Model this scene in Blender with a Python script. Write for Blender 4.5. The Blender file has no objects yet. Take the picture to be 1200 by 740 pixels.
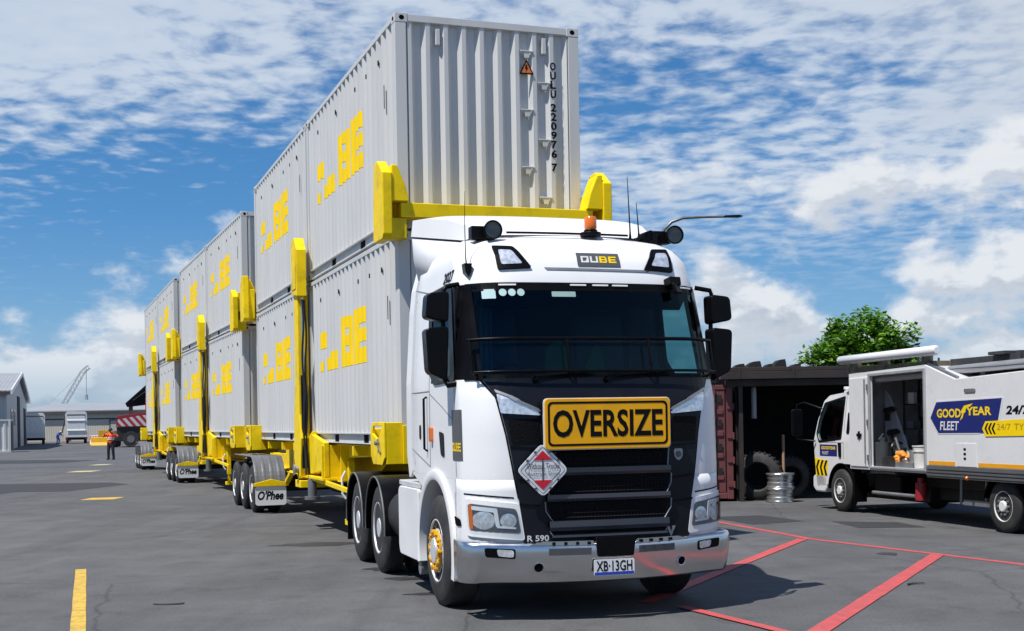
import bpy, bmesh, math, random
from math import sin, cos, pi, radians, atan2, sqrt
from mathutils import Vector, Matrix, Euler

SC = bpy.context.scene
COL = SC.collection

# ------------------------------------------------------------------ camera
CAM_H = 1.7166
ROLL = 0.0173
cam_d = bpy.data.cameras.new("camera")
cam = bpy.data.objects.new("camera", cam_d)
COL.objects.link(cam)
cam_d.sensor_width = 36.0
cam_d.lens = 36.0 * 1504.99 / 1200.0
cam_d.shift_x = -124.54 * sin(ROLL) / 1200.0
cam_d.shift_y = 124.54 * cos(ROLL) / 1200.0
cam_d.clip_start = 0.1
cam_d.clip_end = 5000.0
cam.matrix_world = Matrix.Translation((0, 0, CAM_H)) @ Matrix.Rotation(pi/2, 4, 'X') @ Matrix.Rotation(-ROLL, 4, 'Z')
SC.camera = cam

# ------------------------------------------------------------------ sun, sky, exposure
TO_SUN = Vector((-0.392, -0.368, 1.0)).normalized()
SUN_EL = math.asin(TO_SUN.z)
SUN_ROT = atan2(TO_SUN.x, TO_SUN.y)
sun_d = bpy.data.lights.new("sun", 'SUN')
sun_d.energy = 5.0
sun_d.angle = radians(0.53)
sun_d.color = (1.0, 0.955, 0.89)
sun = bpy.data.objects.new("sun", sun_d)
COL.objects.link(sun)
sun.rotation_euler = (-TO_SUN).to_track_quat('-Z', 'Y').to_euler()
sun.location = (-20, -20, 40)

SC.view_settings.view_transform = 'Standard'
SC.view_settings.look = 'None'
SC.view_settings.exposure = 0.14
SC.view_settings.gamma = 1.0
SC.view_settings.use_curve_mapping = False
SKY_STRENGTH = 0.085

def build_world():
    w = bpy.data.worlds.new("World"); SC.world = w; w.use_nodes = True
    nt = w.node_tree; N = nt.nodes; L = nt.links
    for n in list(N): N.remove(n)
    def nd(t, **k):
        n = N.new(t)
        for a, b in k.items(): setattr(n, a, b)
        return n
    def mth(op, a, b=None, clamp=False):
        n = nd('ShaderNodeMath', operation=op, use_clamp=clamp)
        for i, v in enumerate((a, b)):
            if v is None: continue
            if isinstance(v, (int, float)): n.inputs[i].default_value = v
            else: L.new(v, n.inputs[i])
        return n.outputs[0]
    def ramp(fac, stops):
        n = nd('ShaderNodeValToRGB'); e = n.color_ramp.elements
        while len(e) < len(stops): e.new(0.5)
        for q, (p, c) in zip(e, stops):
            q.position = p; q.color = (c, c, c, 1) if isinstance(c, (int, float)) else (*c, 1)
        L.new(fac, n.inputs[0]); return n.outputs[0]
    def smooth(v, a, b):
        n = nd('ShaderNodeMapRange', interpolation_type='SMOOTHSTEP')
        n.inputs[1].default_value = a; n.inputs[2].default_value = b
        L.new(v, n.inputs[0]); return n.outputs[0]
    def mix(fac, a, b):
        n = nd('ShaderNodeMix', data_type='RGBA'); L.new(fac, n.inputs[0])
        for i, v in ((6, a), (7, b)):
            if isinstance(v, tuple): n.inputs[i].default_value = (*v, 1)
            else: L.new(v, n.inputs[i])
        return n.outputs[2]
    def noise(vec, scale, detail, rough=0.55, dist=0.0):
        n = nd('ShaderNodeTexNoise'); L.new(vec, n.inputs['Vector'])
        n.inputs['Scale'].default_value = scale; n.inputs['Detail'].default_value = detail
        n.inputs['Roughness'].default_value = rough; n.inputs['Distortion'].default_value = dist
        return n.outputs[0]
    def comb(x, y, z):
        n = nd('ShaderNodeCombineXYZ')
        for i, v in enumerate((x, y, z)):
            if isinstance(v, (int, float)): n.inputs[i].default_value = v
            else: L.new(v, n.inputs[i])
        return n.outputs[0]
    tc = nd('ShaderNodeTexCoord')
    sep = nd('ShaderNodeSeparateXYZ'); L.new(tc.outputs['Generated'], sep.inputs[0])
    X, Y, Z = sep.outputs
    sky = nd('ShaderNodeTexSky', sky_type='NISHITA')
    sky.sun_disc = False; sky.sun_elevation = SUN_EL; sky.sun_rotation = SUN_ROT
    sky.altitude = 0; sky.air_density = 1.0; sky.dust_density = 0.15; sky.ozone_density = 2.5
    hs = nd('ShaderNodeHueSaturation'); hs.inputs['Saturation'].default_value = 1.25
    hs.inputs['Value'].default_value = 0.85
    L.new(sky.outputs[0], hs.inputs['Color'])
    air = ramp(Z, [(0.0, (2.9, 4.9, 7.0)), (0.07, (1.9, 4.5, 7.8)), (0.16, (0.85, 3.1, 6.9)), (0.36, (0.36, 1.6, 4.6))])
    am_ = nd('ShaderNodeValue'); am_.outputs[0].default_value = 0.75
    blue = mix(am_.outputs[0], hs.outputs[0], air)
    Zp = mth('MAXIMUM', Z, 0.0)
    zc = mth('ADD', Zp, 0.09)
    px = mth('DIVIDE', X, zc); py = mth('DIVIDE', Y, zc)
    P = comb(px, py, 0.0)
    # high mottled layer
    wn = nd('ShaderNodeTexNoise'); L.new(P, wn.inputs['Vector']); wn.inputs['Scale'].default_value = 2.2; wn.inputs['Detail'].default_value = 4
    wv = nd('ShaderNodeVectorMath', operation='SCALE'); L.new(wn.outputs[1], wv.inputs[0]); wv.inputs['Scale'].default_value = 0.16
    wa = nd('ShaderNodeVectorMath', operation='ADD'); L.new(P, wa.inputs[0]); L.new(wv.outputs[0], wa.inputs[1])
    n1 = noise(wa.outputs[0], 12.0, 6, 0.52)
    n1b = noise(comb(px, py, 5.0), 0.85, 3, 0.5)
    base = mth('ADD', mth('MULTIPLY', n1, 0.70), mth('MULTIPLY', n1b, 0.75))
    lift = mth('ADD', mth('MULTIPLY', smooth(Z, 0.12, 0.30), 0.12), mth('MULTIPLY', mth('ABSOLUTE', mth('SUBTRACT', X, 0.05)), 0.12))
    gap = mth('MULTIPLY', mth('SUBTRACT', 1.0, smooth(X, -0.20, -0.02)), mth('SUBTRACT', 1.0, smooth(Z, 0.14, 0.24)))
    lift = mth('SUBTRACT', lift, mth('MULTIPLY', gap, 0.13))
    hi = smooth(mth('ADD', base, lift), 0.63, 0.93)
    hi = mth('MULTIPLY', hi, smooth(Z, 0.06, 0.20))
    ahead = mth('ADD', 0.15, mth('MULTIPLY', smooth(Y, -0.15, 0.40), 0.85))
    hi = mth('MULTIPLY', mth('MULTIPLY', hi, 0.86), ahead)
    hi = mth('MULTIPLY', hi, mth('SUBTRACT', 1.0, mth('MULTIPLY', smooth(Z, 0.40, 0.60), 0.85)))
    # heaped clouds low down
    D = comb(mth('ADD', X, 3.0), Y, mth('MULTIPLY', Z, 1.7))
    Du = comb(mth('ADD', X, 2.990), Y, mth('MULTIPLY', mth('ADD', Z, 0.014), 1.7))
    n2 = noise(D, 8.0, 8, 0.55, 0.1); n2u = noise(Du, 8.0, 8, 0.55, 0.1)
    nb = noise(D, 2.3, 2, 0.5)
    right = smooth(X, 0.02, 0.40)
    top = mth('ADD', 0.095, mth('MULTIPLY', right, 0.115))
    prof = mth('SUBTRACT', 1.0, mth('DIVIDE', Zp, top))
    amt = mth('ADD', mth('MULTIPLY', mth('MAXIMUM', prof, -1.2), 0.20), mth('MULTIPLY', mth('SUBTRACT', nb, 0.5), 0.55))
    cu_v = mth('ADD', n2, amt)
    cu = mth('MULTIPLY', smooth(cu_v, 0.54, 0.65), mth('MULTIPLY', ahead, mth('ADD', 0.25, mth('MULTIPLY', smooth(Z, 0.012, 0.065), 0.75))))
    lit = smooth(mth('SUBTRACT', n2, n2u), -0.03, 0.05)
    thick = smooth(cu_v, 0.56, 0.80)
    shade = mth('MULTIPLY', mth('SUBTRACT', 1.0, lit), mth('ADD', 0.35, mth('MULTIPLY', thick, 0.65)))
    cu_col = mix(shade, (8.7, 9.0, 9.4), (4.4, 5.1, 6.2))
    # grey veil high on the right
    veil = smooth(mth('ADD', mth('MULTIPLY', X, 0.9), mth('ADD', Z, mth('MULTIPLY', mth('SUBTRACT', n1b, 0.5), 0.6))), 0.42, 0.66)
    veil = mth('MULTIPLY', mth('MULTIPLY', veil, mth('MULTIPLY', smooth(Z, 0.12, 0.26), mth('SUBTRACT', 1.0, smooth(Z, 0.42, 0.65)))), 0.75)
    hi_col = mix(n1, (5.6, 6.7, 8.2), (7.7, 8.4, 9.3))
    c = mix(hi, blue, hi_col)
    c = mix(veil, c, (6.2, 6.8, 7.6))
    haze = mth('MULTIPLY', mth('SUBTRACT', 1.0, smooth(Z, 0.0, 0.10)), 0.55)
    c = mix(haze, c, (4.2, 5.6, 7.0))
    c = mix(mth('MULTIPLY', cu, 0.93), c, cu_col)
    bg = nd('ShaderNodeBackground'); bg.inputs[1].default_value = SKY_STRENGTH
    L.new(c, bg.inputs[0])
    out = nd('ShaderNodeOutputWorld'); L.new(bg.outputs[0], out.inputs[0])
build_world()
SC.cycles.use_denoising = True
SC.cycles.max_bounces = 8
SC.cycles.transparent_max_bounces = 12
SC.cycles.caustics_reflective = False
SC.cycles.caustics_refractive = False

# ------------------------------------------------------------------ materials
MATS = {}
def mat(name, col, rough=0.5, metal=0.0, var=0.10, scale=4.0, bump=0.0, bscale=60.0, coat=0.0, spec=0.5, dirt=None, dirt_amt=0.0, dscale=1.5, emit=None, stretch=None):
    if name in MATS: return MATS[name]
    m = bpy.data.materials.new(name); m.use_nodes = True
    nt = m.node_tree; N = nt.nodes; L = nt.links
    b = N['Principled BSDF']
    b.inputs['Roughness'].default_value = rough; b.inputs['Metallic'].default_value = metal
    b.inputs['Specular IOR Level'].default_value = spec
    if coat: b.inputs['Coat Weight'].default_value = coat; b.inputs['Coat Roughness'].default_value = 0.06
    tc = N.new('ShaderNodeTexCoord'); vec = tc.outputs['Object']
    oi = N.new('ShaderNodeObjectInfo'); mo = N.new('ShaderNodeMath'); mo.operation = 'MULTIPLY'; mo.inputs[1].default_value = 40.0
    L.new(oi.outputs['Random'], mo.inputs[0])
    va = N.new('ShaderNodeVectorMath'); va.operation = 'ADD'; L.new(vec, va.inputs[0]); L.new(mo.outputs[0], va.inputs[1]); vec = va.outputs[0]
    if stretch:
        mp = N.new('ShaderNodeMapping'); mp.inputs['Scale'].default_value = stretch
        L.new(vec, mp.inputs[0]); vec = mp.outputs[0]
    no = N.new('ShaderNodeTexNoise'); no.inputs['Scale'].default_value = scale; no.inputs['Detail'].default_value = 6
    L.new(vec, no.inputs['Vector'])
    mr = N.new('ShaderNodeMapRange'); mr.inputs[1].default_value = 0.25; mr.inputs[2].default_value = 0.75
    mr.inputs[3].default_value = 1 - var; mr.inputs[4].default_value = 1 + var
    L.new(no.outputs[0], mr.inputs[0])
    mx = N.new('ShaderNodeMix'); mx.data_type = 'RGBA'; mx.blend_type = 'MULTIPLY'; mx.inputs[0].default_value = 1
    mx.inputs[6].default_value = (*col, 1); L.new(mr.outputs[0], mx.inputs[7])
    c = mx.outputs[2]
    if dirt:
        n2 = N.new('ShaderNodeTexNoise'); n2.inputs['Scale'].default_value = dscale; n2.inputs['Detail'].default_value = 9
        n2.inputs['Roughness'].default_value = 0.65; L.new(vec, n2.inputs['Vector'])
        r2 = N.new('ShaderNodeMapRange'); r2.inputs[1].default_value = 0.48; r2.inputs[2].default_value = 0.75
        r2.inputs[3].default_value = 0; r2.inputs[4].default_value = dirt_amt
        L.new(n2.outputs[0], r2.inputs[0])
        m2 = N.new('ShaderNodeMix'); m2.data_type = 'RGBA'; L.new(r2.outputs[0], m2.inputs[0])
        L.new(c, m2.inputs[6]); m2.inputs[7].default_value = (*dirt, 1); c = m2.outputs[2]
    L.new(c, b.inputs['Base Color'])
    rr = N.new('ShaderNodeMapRange'); rr.inputs[1].default_value = 0.3; rr.inputs[2].default_value = 0.7
    rr.inputs[3].default_value = max(0.02, rough * 0.8); rr.inputs[4].default_value = min(1, rough * 1.2)
    L.new(no.outputs[0], rr.inputs[0]); L.new(rr.outputs[0], b.inputs['Roughness'])
    if bump:
        nb = N.new('ShaderNodeTexNoise'); nb.inputs['Scale'].default_value = bscale; nb.inputs['Detail'].default_value = 3
        L.new(tc.outputs['Object'], nb.inputs['Vector'])
        bp = N.new('ShaderNodeBump'); bp.inputs['Strength'].default_value = bump; bp.inputs['Distance'].default_value = 0.01
        L.new(nb.outputs[0], bp.inputs['Height']); L.new(bp.outputs[0], b.inputs['Normal'])
    if emit:
        b.inputs['Emission Color'].default_value = (*emit[0], 1); b.inputs['Emission Strength'].default_value = emit[1]
    MATS[name] = m
    return m

def glass_mat(name, tint, refl=1.0, clear=1.0):
    """thin tinted pane: transparent with fresnel gloss"""
    if name in MATS: return MATS[name]
    m = bpy.data.materials.new(name); m.use_nodes = True
    nt = m.node_tree; N = nt.nodes; L = nt.links
    for n in list(N): N.remove(n)
    o = N.new('ShaderNodeOutputMaterial'); mixn = N.new('ShaderNodeMixShader')
    tr = N.new('ShaderNodeBsdfTransparent'); tr.inputs[0].default_value = (*tint, 1)
    gl = N.new('ShaderNodeBsdfGlossy'); gl.inputs['Roughness'].default_value = 0.03
    gl.inputs[0].default_value = (*refl, 1)
    ge = N.new('ShaderNodeNewGeometry'); dt = N.new('ShaderNodeVectorMath'); dt.operation = 'DOT_PRODUCT'
    L.new(ge.outputs['Incoming'], dt.inputs[0]); L.new(ge.outputs['Normal'], dt.inputs[1])
    prev = dt.outputs['Value']
    for op, k, first in (('ABSOLUTE', 0, 0), ('SUBTRACT', 1.0, 1), ('POWER', 5.0, 0), ('MULTIPLY', 0.93, 0), ('ADD', 0.05, 0)):
        q = N.new('ShaderNodeMath'); q.operation = op
        if first: q.inputs[0].default_value = k; L.new(prev, q.inputs[1])
        else: L.new(prev, q.inputs[0]); q.inputs[1].default_value = k
        prev = q.outputs[0]
    L.new(prev, mixn.inputs[0]); L.new(tr.outputs[0], mixn.inputs[1]); L.new(gl.outputs[0], mixn.inputs[2])
    L.new(mixn.outputs[0], o.inputs[0])
    MATS[name] = m
    return m

GREY_D = (0.10, 0.09, 0.08)
WHITE = mat('white_paint', (0.82, 0.825, 0.83), 0.36, var=0.02, scale=2, coat=0.12, spec=.35, dirt=(0.45, 0.43, 0.40), dirt_amt=0.06)
CWHITE = mat('container_paint', (0.585, 0.592, 0.588), 0.5, spec=.3, var=0.05, scale=1.5, dirt=(0.38, 0.35, 0.30), dirt_amt=0.22, dscale=2.6, stretch=(1, 1, 0.16))
YEL = mat('yellow_steel', (0.95, 0.67, 0.003), 0.5, spec=.22, var=0.06, scale=3, dirt=(0.25, 0.15, 0.02), dirt_amt=0.45, dscale=3.4)
LOGOY = mat('logo_yellow', (0.95, 0.66, 0.004), 0.5, spec=.2, var=0.05)
BLACK = mat('black_plastic', (0.004, 0.004, 0.005), 0.34, var=0.3, spec=.13)
LENSD = mat('dark_lens', (0.03, 0.032, 0.036), 0.08, var=0.3, scale=20, coat=.5)
BLACKM = mat('black_matt', (0.003, 0.003, 0.004), 0.8, var=0.3, spec=.05)
CHAR = mat('charcoal_gloss', (0.009, 0.010, 0.015), 0.25, var=0.15, spec=.22)
MESHB = mat('grille_mesh', (0.004, 0.004, 0.005), 0.55, spec=.1, var=0.4, scale=90, bump=0.6, bscale=70)
RUBBER = mat('rubber', (0.022, 0.022, 0.023), 0.75, var=0.25, scale=7, dirt=(0.085, 0.08, 0.075), dirt_amt=0.55, dscale=3, bump=0.15, bscale=40)
CHROME = mat('chrome', (0.64, 0.65, 0.67), 0.22, 1.0, var=0.03, scale=5)
ALLOY = mat('alloy', (0.80, 0.81, 0.83), 0.34, 0.4, var=0.08, scale=9)
RIMW = mat('white_rim', (0.76, 0.76, 0.75), 0.35, 0.0, var=0.06, dirt=(0.3, 0.27, 0.22), dirt_amt=0.3, dscale=4)
STEEL = mat('steel_grey', (0.30, 0.31, 0.32), 0.45, 0.6, var=0.15)
GREYP = mat('grey_plastic', (0.13, 0.137, 0.15), 0.45, var=0.15, dirt=(0.3, 0.29, 0.27), dirt_amt=0.3)
LIGHTC = mat('lamp_reflector', (0.80, 0.82, 0.86), 0.22, 0.5, var=0.35, scale=30)
SIGNY = mat('sign_amber', (0.90, 0.43, 0.006), 0.45, spec=.25, var=0.06, dirt=(0.45, 0.24, 0.03), dirt_amt=0.35, dscale=5)
INK = mat('black_ink', (0.005, 0.005, 0.006), 0.5, var=0.1, spec=.12)
RED = mat('red_ink', (0.62, 0.012, 0.03), 0.4, var=0.06)
BADGE = mat('badge_grey', (0.085, 0.088, 0.095), 0.4, var=0.06)
ORANGE = mat('amber_lens', (0.75, 0.16, 0.01), 0.2, var=0.1, coat=0.5)
BLUE = mat('plate_blue', (0.02, 0.06, 0.42), 0.4, var=0.05)
NAVY = mat('navy_vinyl', (0.012, 0.022, 0.16), 0.35, var=0.05)
DIRTY = mat('oily_black', (0.02, 0.019, 0.018), 0.6, var=0.5, scale=6)
HOSE = mat('hose_black', (0.012, 0.012, 0.012), 0.4, var=0.2)
GLASS = glass_mat('tinted_glass', (0.22, 0.50, 0.60), (.25, .40, .48))
GLASSD = glass_mat('dark_glass', (0.36, 0.52, 0.52), (.30, .38, .42))
CLEAR = glass_mat('clear_acrylic', (0.80, 0.90, 0.92), (.25, .3, .33))
HLGLASS = glass_mat('headlight_glass', (0.95, 0.97, 0.98), (.5, .5, .5))

# ------------------------------------------------------------------ mesh helpers
class MB:
    def __init__(s): s.v = []; s.f = []; s.mi = []; s.cur = 0
    def add(s, vs, fs):
        o = len(s.v); s.v += [tuple(v) for v in vs]
        for f in fs: s.f.append([o + i for i in f]); s.mi.append(s.cur)
        return s
    def box(s, x0, x1, y0, y1, z0, z1):
        vs = [(x, y, z) for z in (z0, z1) for y in (y0, y1) for x in (x0, x1)]
        return s.add(vs, [(0, 2, 3, 1), (4, 5, 7, 6), (0, 1, 5, 4), (2, 6, 7, 3), (0, 4, 6, 2), (1, 3, 7, 5)])
    def obox(s, c, size, M=None):
        a, b, d = size[0]/2, size[1]/2, size[2]/2
        vs = [Vector((x, y, z)) for z in (-d, d) for y in (-b, b) for x in (-a, a)]
        if M is not None: vs = [M @ v for v in vs]
        return s.add([v + Vector(c) for v in vs], [(0, 2, 3, 1), (4, 5, 7, 6), (0, 1, 5, 4), (2, 6, 7, 3), (0, 4, 6, 2), (1, 3, 7, 5)])
    def bar(s, p, q, w, h, up=(0, 0, 1)):
        p = Vector(p); q = Vector(q); d = (q - p).normalized(); u = Vector(up)
        r = d.cross(u)
        if r.length < 1e-4: r = d.cross(Vector((1, 0, 0)))
        r.normalize(); u = r.cross(d).normalized()
        vs = []
        for e in (p, q):
            for a, b in ((-1, -1), (1, -1), (1, 1), (-1, 1)): vs.append(e + r*(a*w/2) + u*(b*h/2))
        return s.add(vs, [(0, 3, 2, 1), (4, 5, 6, 7), (0, 1, 5, 4), (1, 2, 6, 5), (2, 3, 7, 6), (3, 0, 4, 7)])
    def prism(s, poly, ax, a, b):
        def P(u, v, w): return {'x': (w, u, v), 'y': (u, w, v), 'z': (u, v, w)}[ax]
        n = len(poly)
        vs = [P(u, v, a) for u, v in poly] + [P(u, v, b) for u, v in poly]
        fs = [list(range(n))[::-1], list(range(n, 2*n))] + [(i, (i+1) % n, n+(i+1) % n, n+i) for i in range(n)]
        return s.add(vs, fs)
    def tube(s, pts, r, n=8, caps=True):
        pts = [Vector(p) for p in pts]; k = len(pts)
        rs = r if isinstance(r, (list, tuple)) else [r]*k
        vs = []; prev = None
        for i, p in enumerate(pts):
            d = (pts[min(i+1, k-1)] - pts[max(i-1, 0)])
            d = d.normalized() if d.length > 1e-9 else Vector((0, 0, 1))
            if prev is None:
                a = d.cross(Vector((0, 0, 1)))
                if a.length < 1e-3: a = d.cross(Vector((1, 0, 0)))
            else:
                a = prev - d*prev.dot(d)
                if a.length < 1e-6: a = d.orthogonal()
            a.normalize(); prev = a; b = d.cross(a)
            for j in range(n):
                t = 2*pi*j/n; vs.append(p + (a*cos(t) + b*sin(t))*rs[i])
        fs = [(i*n+j, i*n+(j+1) % n, (i+1)*n+(j+1) % n, (i+1)*n+j) for i in range(k-1) for j in range(n)]
        if caps: fs += [list(range(n))[::-1], list(range((k-1)*n, k*n))]
        return s.add(vs, fs)
    def cyl(s, p, q, r, n=16, r1=None):
        return s.tube([p, q], [r, r if r1 is None else r1], n)
    def lathe(s, prof, o=(0, 0, 0), ax='x', n=32, closed=False):
        """prof: (axial, radius)"""
        vs = []
        for a, r in prof:
            for j in range(n):
                t = 2*pi*j/n; c_, s_ = r*cos(t), r*sin(t)
                p = {'x': (a, c_, s_), 'y': (s_, a, c_), 'z': (c_, s_, a)}[ax]
                vs.append((p[0]+o[0], p[1]+o[1], p[2]+o[2]))
        k = len(prof)
        rng = range(k) if closed else range(k-1)
        fs = [(i*n+j, i*n+(j+1) % n, ((i+1) % k)*n+(j+1) % n, ((i+1) % k)*n+j) for i in rng for j in range(n)]
        if not closed:
            if prof[0][1] > 1e-5: fs.append(list(range(n))[::-1])
            if prof[-1][1] > 1e-5: fs.append(list(range((k-1)*n, k*n)))
        return s.add(vs, fs)
    def sphere(s, c, r, n=12, m=8, sq=(1, 1, 1)):
        vs = []
        for i in range(m+1):
            ph = pi*i/m
            for j in range(n):
                t = 2*pi*j/n
                vs.append((c[0]+r*sq[0]*sin(ph)*cos(t), c[1]+r*sq[1]*sin(ph)*sin(t), c[2]+r*sq[2]*cos(ph)))
        fs = [(i*n+j, i*n+(j+1) % n, (i+1)*n+(j+1) % n, (i+1)*n+j) for i in range(m) for j in range(n)]
        return s.add(vs, fs)
    def grid(s, rows):
        """rows: list of equal-length lists of points"""
        n = len(rows[0]); vs = [p for r in rows for p in r]
        fs = [(i*n+j, i*n+j+1, (i+1)*n+j+1, (i+1)*n+j) for i in range(len(rows)-1) for j in range(n-1)]
        return s.add(vs, fs)
    def build(s, name, mats, parent=None, bevel=0.0, smooth=None, seg=2, weld=1e-5, solid=0.0, loc=None):
        me = bpy.data.meshes.new(name)
        me.from_pydata([tuple(v) for v in s.v], [], s.f)
        if not isinstance(mats, (list, tuple)): mats = [mats]
        for m in mats: me.materials.append(m)
        for p, i in zip(me.polygons, s.mi): p.material_index = i
        bm = bmesh.new(); bm.from_mesh(me)
        if weld: bmesh.ops.remove_doubles(bm, verts=bm.verts, dist=weld)
        bmesh.ops.recalc_face_normals(bm, faces=bm.faces)
        bm.to_mesh(me); bm.free()
        if smooth is not None:
            me.shade_smooth()
            me.set_sharp_from_angle(angle=radians(smooth))
        o = bpy.data.objects.new(name, me); COL.objects.link(o)
        if parent is not None: o.parent = parent
        if loc is not None: o.location = loc
        if solid:
            md = o.modifiers.new('solid', 'SOLIDIFY'); md.thickness = solid; md.offset = -1
        if bevel:
            md = o.modifiers.new('bevel', 'BEVEL'); md.width = bevel; md.segments = seg
            md.limit_method = 'ANGLE'; md.angle_limit = radians(32)
            md.harden_normals = False
        return o

def thing(name, label, cat, loc=(0, 0, 0), rz=0.0, group=None):
    o = bpy.data.objects.new(name, None); COL.objects.link(o)
    o.empty_display_size = 0.3
    o.location = loc; o.rotation_euler = (0, 0, rz)
    return tag(o, label, cat, group)
def tag(o, label=None, cat=None, group=None, kind=None):
    if label: o['label'] = label
    if cat: o['category'] = cat
    if group: o['group'] = group
    if kind: o['kind'] = kind
    return o
def copy_tree(o, parent=None, loc=None, rz=None, label=None):
    c = o.copy(); COL.objects.link(c)
    if parent is not None: c.parent = parent
    for ch in list(o.children): copy_tree(ch, c)
    if loc is not None: c.location = loc
    if rz is not None: c.rotation_euler = (0, 0, rz)
    if label: c['label'] = label
    return c

def arc(cx, cy, r, a0, a1, n):
    return [(cx + r*cos(radians(a0 + (a1-a0)*i/n)), cy + r*sin(radians(a0 + (a1-a0)*i/n))) for i in range(n+1)]
def rrect(x0, x1, y0, y1, r, n=4):
    return arc(x1-r, y0+r, r, -90, 0, n) + arc(x1-r, y1-r, r, 0, 90, n) + arc(x0+r, y1-r, r, 90, 180, n) + arc(x0+r, y0+r, r, 180, 270, n)
def rpoly(poly, r, n=3):
    out = []; k = len(poly)
    for i in range(k):
        p = Vector(poly[i]); a = Vector(poly[i-1]); b = Vector(poly[(i+1) % k])
        da = (a-p); db = (b-p); ra = min(r, da.length*0.45); rb = min(r, db.length*0.45)
        p0 = p + da.normalized()*ra; p1 = p + db.normalized()*rb
        for j in range(n+1):
            t = j/n; q = p0*(1-t)**2 + p*2*t*(1-t) + p1*t*t
            out.append((q.x, q.y))
    return out
def fill2d(poly, step=None, holes=()):
    """triangulate a 2-D outline on a grid; returns verts, faces, boundary edges"""
    bm = bmesh.new()
    vs = [bm.verts.new((u, v, 0)) for u, v in poly]
    if holes:
        es = [bm.edges.new((vs[i], vs[(i+1) % len(vs)])) for i in range(len(vs))]
        for h in holes:
            hv = [bm.verts.new((u, v, 0)) for u, v in h]
            es += [bm.edges.new((hv[i], hv[(i+1) % len(hv)])) for i in range(len(hv))]
        bmesh.ops.triangle_fill(bm, use_beauty=True, edges=es)
    else:
        bm.faces.new(vs)
    if step:
        us = [p[0] for p in poly]; ws = [p[1] for p in poly]
        for ax, lo, hi in ((0, min(us), max(us)), (1, min(ws), max(ws))):
            n = int((hi-lo)/step)
            for i in range(1, n+1):
                q = lo + (hi-lo)*i/(n+1)
                co = (q, 0, 0) if ax == 0 else (0, q, 0); no = (1, 0, 0) if ax == 0 else (0, 1, 0)
                bmesh.ops.bisect_plane(bm, geom=bm.verts[:]+bm.edges[:]+bm.faces[:], plane_co=co, plane_no=no)
    bmesh.ops.triangulate(bm, faces=bm.faces[:])
    bmesh.ops.remove_doubles(bm, verts=bm.verts, dist=1e-5)
    bm.verts.index_update()
    V = [(v.co.x, v.co.y) for v in bm.verts]
    F = [[v.index for v in f.verts] for f in bm.faces]
    E = []
    for f in bm.faces:
        for lp in f.loops:
            if len(lp.edge.link_faces) == 1: E.append((lp.vert.index, lp.link_loop_next.vert.index))
    bm.free()
    return V, F, E
def slab(mb, poly, fn, o0, o1, step=0.06, holes=()):
    """outline laid on a surface: fn(u, v, offset) -> point; between offsets o0 (back) and o1 (face)"""
    V, F, E = fill2d(poly, step, holes); n = len(V)
    vs = [fn(u, v, o1) for u, v in V] + [fn(u, v, o0) for u, v in V]
    fs = [list(f) for f in F] + [[i+n for i in f[::-1]] for f in F] + [(b, a, a+n, b+n) for a, b in E]
    return mb.add(vs, fs)
TXT = {}
def text2d(body, size=1.0, bold=0.0, shear=0.0):
    k = (body, bold, shear)
    if k not in TXT:
        cu = bpy.data.curves.new('t', 'FONT'); cu.body = body; cu.size = 1.0; cu.offset = bold; cu.shear = shear
        cu.resolution_u = 3; cu.fill_mode = 'BOTH'
        ob = bpy.data.objects.new('t', cu)
        me = bpy.data.meshes.new_from_object(ob)
        V = [(v.co.x, v.co.y) for v in me.vertices]; F = [list(p.vertices) for p in me.polygons]
        bpy.data.objects.remove(ob); bpy.data.meshes.remove(me); bpy.data.curves.remove(cu)
        x0 = min(v[0] for v in V); x1 = max(v[0] for v in V); y0 = min(v[1] for v in V); y1 = max(v[1] for v in V)
        TXT[k] = ([((x-x0)/(x1-x0), (y-y0)/(y1-y0)) for x, y in V], F)
    return TXT[k]
def put_text(mb, body, fn, u0, u1, v0, v1, off=0.003, bold=0.0, shear=0.0):
    """text stretched to the box u0..u1, v0..v1 of the surface fn(u, v, off)"""
    V, F = text2d(body, 1, bold, shear)
    return mb.add([fn(u0+(u1-u0)*a, v0+(v1-v0)*b, off) for a, b in V], F)
BLOCK = {'Q': [(0, .24, 0, 1), (.76, 1, .0, 1), (.24, .76, .78, 1), (.24, .76, 0, .22), (.62, .76, .22, .42)],
         'U': [(0, .24, 0, 1), (.76, 1, 0, 1), (.24, .76, 0, .24)],
         'B': [(0, .26, 0, 1), (.26, .86, .80, 1), (.26, .92, .40, .60), (.26, .92, 0, .20), (.74, .96, .60, .80), (.76, 1, .20, .40)],
         'E': [(0, .26, 0, 1), (.26, 1, .78, 1), (.26, .92, .40, .60), (.26, 1, 0, .22)]}
def put_block(mb, word, fn, u0, u1, v0, v1, off=0.003, gap=0.18, mats=None):
    n = len(word); w = (u1-u0)/(n + gap*(n-1))
    for i, ch in enumerate(word):
        a = u0 + i*w*(1+gap)
        if mats: mb.cur = mats[i]
        for p, q, r, s in BLOCK[ch]:
            mb.add([fn(a+w*p, v0+(v1-v0)*r, off), fn(a+w*q, v0+(v1-v0)*r, off), fn(a+w*q, v0+(v1-v0)*s, off), fn(a+w*p, v0+(v1-v0)*s, off)], [(0, 1, 2, 3)])
    return mb
def planeX(x, sgn):      # sgn -1: seen from -x, reading towards -y ; +1 seen from +x reading towards +y
    return lambda u, v, off: (x + sgn*off, sgn*u if False else u, v)
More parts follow.
